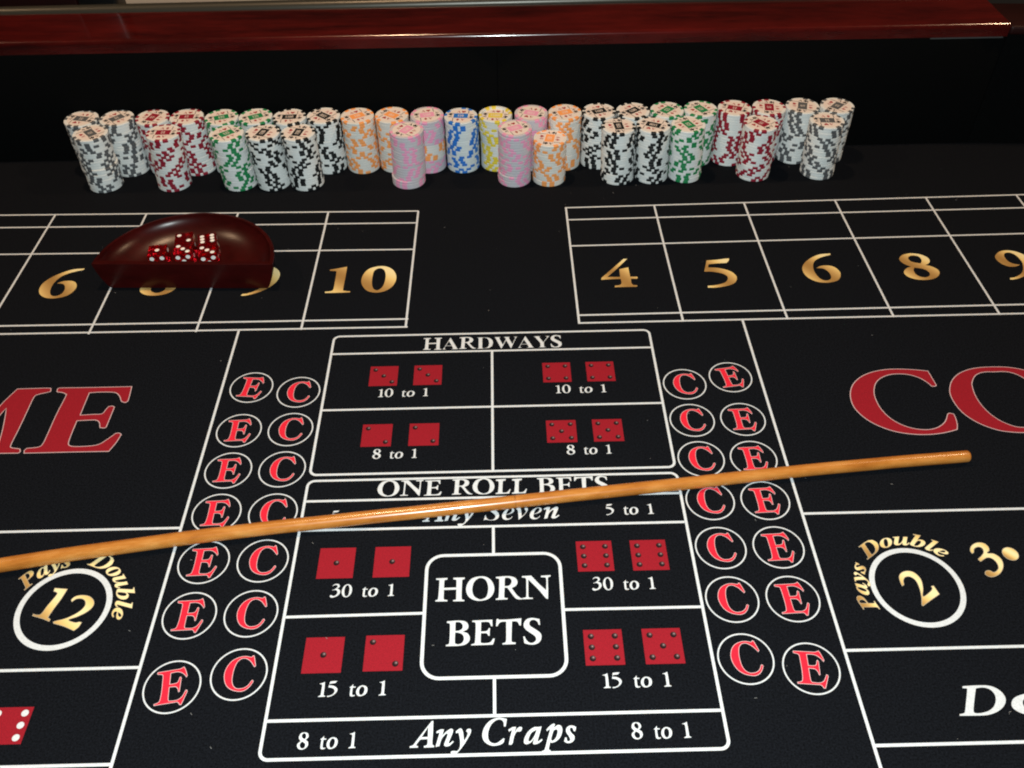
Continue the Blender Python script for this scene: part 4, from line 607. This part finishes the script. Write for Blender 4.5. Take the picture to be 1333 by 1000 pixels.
club = [(.5, -1.6), (.2, -.6), (.9, -.9), (1.5, -.4), (1.3, .3), (.7, .4), (.8, 1.0), (.3, 1.5), (-.3, 1.5), (-.8, 1.0), (-.7, .4), (-1.3, .3), (-1.5, -.4), (-.9, -.9), (-.2, -.6), (-.5, -1.6)]
def ace(shape, m):
    P = Print(); P.fill([[Vector(p) * 1.75 + Vector((2.9, 0)) for p in shape]], m, 0)
    text(None, 'A', 'b', -5.4, -.5, -2.1, 4.4, 0, m, 0, target=P)
    return mesh_from('ace_mark', P.v, P.f, P.m, P.i)
ACES = [ace(heart, INKR), ace(spade, INK), ace(diamond, INKR), ace(club, INK)]
fr = Print()
for a, b in (((8.9, 5.7), (8.9, 13.6)), ((-8.9, -5.7), (-8.9, -13.6)), ((-8.7, 5.7), (-15, 5.7)), ((8.7, -5.7), (15, -5.7))): fr.strip(a, b, .75, INK, 0)
CARDEDGE = mesh_from('card_edges', fr.v, fr.f, fr.m, fr.i)
for c in COLS: chip_mesh(c)
ORD = ['top', 'second', 'third', 'fourth', 'fifth', 'sixth', 'seventh', 'eighth', 'ninth', 'tenth', 'eleventh', 'twelfth', 'thirteenth', 'fourteenth', 'fifteenth', 'sixteenth', 'seventeenth', 'eighteenth', 'nineteenth']
STACKS = [('grey', -502.2, 1019.2, -502.1, 1019.1, "outermost rear grey stack at the row's left end"),
          ('grey', -459.8, 1019.2, -458.6, 1016.7, 'rear left grey stack touching the red stacks'),
          ('grey', -481.0, 984.2, -483.6, 982.6, "front grey stack at the row's left end"),
          ('red', -417.0, 1019.0, -417.0, 1019.0, 'rear left red stack beside the grey stacks'),
          ('red', -376.0, 1019.0, -375.5, 1015.9, 'rear left red stack beside the green stacks'),
          ('red', -395.0, 982.0, -398.3, 980.8, 'front red stack on the left side'),
          ('green', -334.0, 1016.0, -334.1, 1016.2, 'rear left green stack beside the red stacks'),
          ('green', -292.8, 1016.2, -292.9, 1016.1, 'rear left green stack beside the black stacks'),
          ('green', -320.0, 977.0, -317.5, 978.8, 'front green stack on the left side'),
          ('black', -251.9, 1013.9, -252.0, 1015.5, 'rear left black stack beside the green stacks'),
          ('black', -277.9, 977.8, -276.6, 978.2, 'front left black stack beside the green stack'),
          ('black', -236.0, 976.0, -235.7, 976.8, 'front left black stack nearer the orange stacks'),
          ('black', -211.1, 1015.1, -211.1, 1013.8, 'rear left black stack beside the orange stack'),
          ('orange', -170.2, 1012.9, -170.3, 1012.8, 'rear left orange stack beside the black stack'),
          ('orange', -129.3, 1013.4, -129.4, 1013.7, 'rear left orange stack behind the front pink stack'),
          ('pink', -109.4, 977.7, -110.7, 977.2, 'front pink stack left of the blue stack'),
          ('pink', -87.0, 1012.0, -87.5, 1011.0, 'rear pink stack with an orange band beside blue'),
          ('blue', -46.3, 1007.9, -46.7, 1010.3, 'only blue stack in the middle of the row'),
          ('yellow', -5.0, 1011.0, -5.0, 1011.0, 'only yellow stack right of the blue stack'),
          ('pink', 17.9, 976.0, 17.7, 976.5, 'front pink stack right of the yellow stack'),
          ('pink', 37.9, 1012.0, 38.0, 1012.2, 'rear pink stack right of the yellow stack'),
          ('orange', 58.8, 975.6, 58.6, 975.5, 'short orange stack in the front row'),
          ('orange', 78.8, 1011.3, 78.9, 1011.0, 'rear orange stack behind the short orange stack'),
          ('black', 119.7, 1013.1, 119.8, 1012.5, 'rear right black stack beside the orange stack'),
          ('black', 160.6, 1012.5, 160.7, 1012.2, 'rear right black stack beside the green stacks'),
          ('black', 139.7, 976.5, 142.0, 975.8, 'front right black stack nearer the orange stacks'),
          ('black', 180.8, 977.0, 183.7, 976.7, 'front right black stack touching the green stack'),
          ('green', 201.5, 1013.0, 201.5, 1013.6, 'rear right green stack beside the black stacks'),
          ('green', 242.3, 1014.0, 242.4, 1014.4, 'rear right green stack beside the red stacks'),
          ('green', 221.7, 977.0, 224.6, 977.6, 'front green stack on the right side'),
          ('red', 283.2, 1014.0, 283.3, 1013.9, 'rear right red stack beside the green stacks'),
          ('red', 325.0, 1014.0, 324.2, 1015.4, 'rear right red stack beside the grey stacks'),
          ('red', 307.0, 977.0, 308.3, 977.5, 'front red stack on the right side'),
          ('grey', 365.9, 1016.3, 365.1, 1015.6, 'rear right grey stack touching the red stacks'),
          ('grey', 407.4, 1014.7, 407.2, 1014.4, "outermost rear grey stack at the row's right end"),
          ('grey', 385.7, 980.0, 387.7, 978.5, "front grey stack at the row's right end")]
for si, (c, tx, ty, bx, by, desc) in enumerate(STACKS):
    rr = random.Random(100 + si); n = 16 if desc.startswith('short') else 20
    slip = {2: (9, 1.6, -1.2), 15: (3, -1.3, -.9), 18: (14, 1.2, .9), 19: (4, -1.0, -.9), 17: (18, .8, -.4)}.get(si)
    rot = 0
    for i in range(n):                                               # from the felt upwards
        cc = c
        if 'orange band' in desc and 5 <= i <= 10: cc = 'orange'
        t = i / (n - 1); from_top = n - 1 - i
        x = bx + (tx - bx) * t + rr.gauss(0, .16); y = by + (ty - by) * t + rr.gauss(0, .16)
        if slip and i < slip[0]: x += slip[1]; y += slip[2]
        o = link(cc + '_chip', CHIP[cc], None, (x * MM, y * MM, (.3 + i * TH) * MM)); rot = rr.uniform(0, 6.283) if rr.random() < .45 else rot + rr.choice((-.30, -.12, 0, .1, .28)) + rr.gauss(0, .04)
        o.rotation_euler.z = rot
        where = ('top chip of' if from_top == 0 else 'bottom chip of' if i == 0 else ORD[from_top] + ' chip from the top of')
        tag(o, where + ' the ' + desc, 'poker chip', 'chips of the ' + desc)
        if from_top == 0:
            zt = (TH + .01 - (SINK if cc == 'yellow' else 0)) * MM; a0 = rr.uniform(0, math.pi) if si not in (17, 18) else R(-4); a0 -= o.rotation_euler.z
            p = link('value_panel', INLAY[cc], o, (0, 0, zt)); p.rotation_euler.z = a0
            e = link('card_edges', CARDEDGE, o, (0, 0, zt)); e.rotation_euler.z = a0
            for k in range(4):
                r0 = 9.6 if k % 2 == 0 else 12.6
                a = link('ace_mark', ACES[k], o); th = a0 + k * math.pi / 2 + math.pi / 2
                a.location = (r0 * math.cos(th) * MM, r0 * math.sin(th) * MM, zt); a.rotation_euler.z = th - math.pi / 2

# ------------------------------------------------------------------ beyond the rail
# dark metal bead behind the wood, then the pale drink shelf; dark furniture at the left edge
def bead():
    bm = bmesh.new(); seg = 20; rows = []
    for x, dz in ((-1.1, -4.0), (.56, 3.6)):
        rows.append([bm.verts.new((x, (1119 + 8.5 * math.cos(2 * math.pi * k / seg)) * MM, (156.5 + dz + 8.5 * math.sin(2 * math.pi * k / seg)) * MM)) for k in range(seg)])
    for k in range(seg): bm.faces.new((rows[0][k], rows[0][(k + 1) % seg], rows[1][(k + 1) % seg], rows[1][k]))
    bm.faces.new(rows[0]); bm.faces.new(rows[1][::-1])
    m = mat('dull_dark_metal', (.045, .042, .032), .33, Metallic=.35); v = objcoord(m); bump(m, noise(m, v, 260, 3), .05, .0006)
    o = link('edge_bead', bm_mesh('edge_bead', bm, [m], True), table); o.data.set_sharp_from_angle(angle=R(60))
bead()
SHELF = mat('pale_grey_laminate', (.30, .285, .26), .5)
box('drink_shelf', -1100, 260, 1129, 1420, 112, 130, SHELF, table, 2)
def panel(name, x0, x1, y0, y1, z1, m, label, bev):
    bm = bmesh.new(); bmesh.ops.create_cube(bm, size=1)
    for v in bm.verts: v.co = Vector((v.co.x * (x1 - x0), v.co.y * (y1 - y0), (v.co.z + .5) * (z1 - 130.3))) * MM
    bmesh.ops.bevel(bm, geom=bm.edges[:], offset=bev * MM, segments=3, profile=.5, affect='EDGES')
    o = link(name, bm_mesh(name, bm, [m], True), None, ((x0 + x1) / 2 * MM, (y0 + y1) / 2 * MM, 130.3 * MM))
    tag(o, label, 'post')
panel('wooden_post', -760, -515, 1140, 1175, 420, DARKW, 'broad dark red wooden post standing beyond the rail at the top left corner', 3)
panel('black_post', -514.8, -466, 1140, 1172, 420, mat('black_lacquer', (.004, .004, .004), .4), 'narrow black post beyond the rail, between red wood and pale shelf', 5)
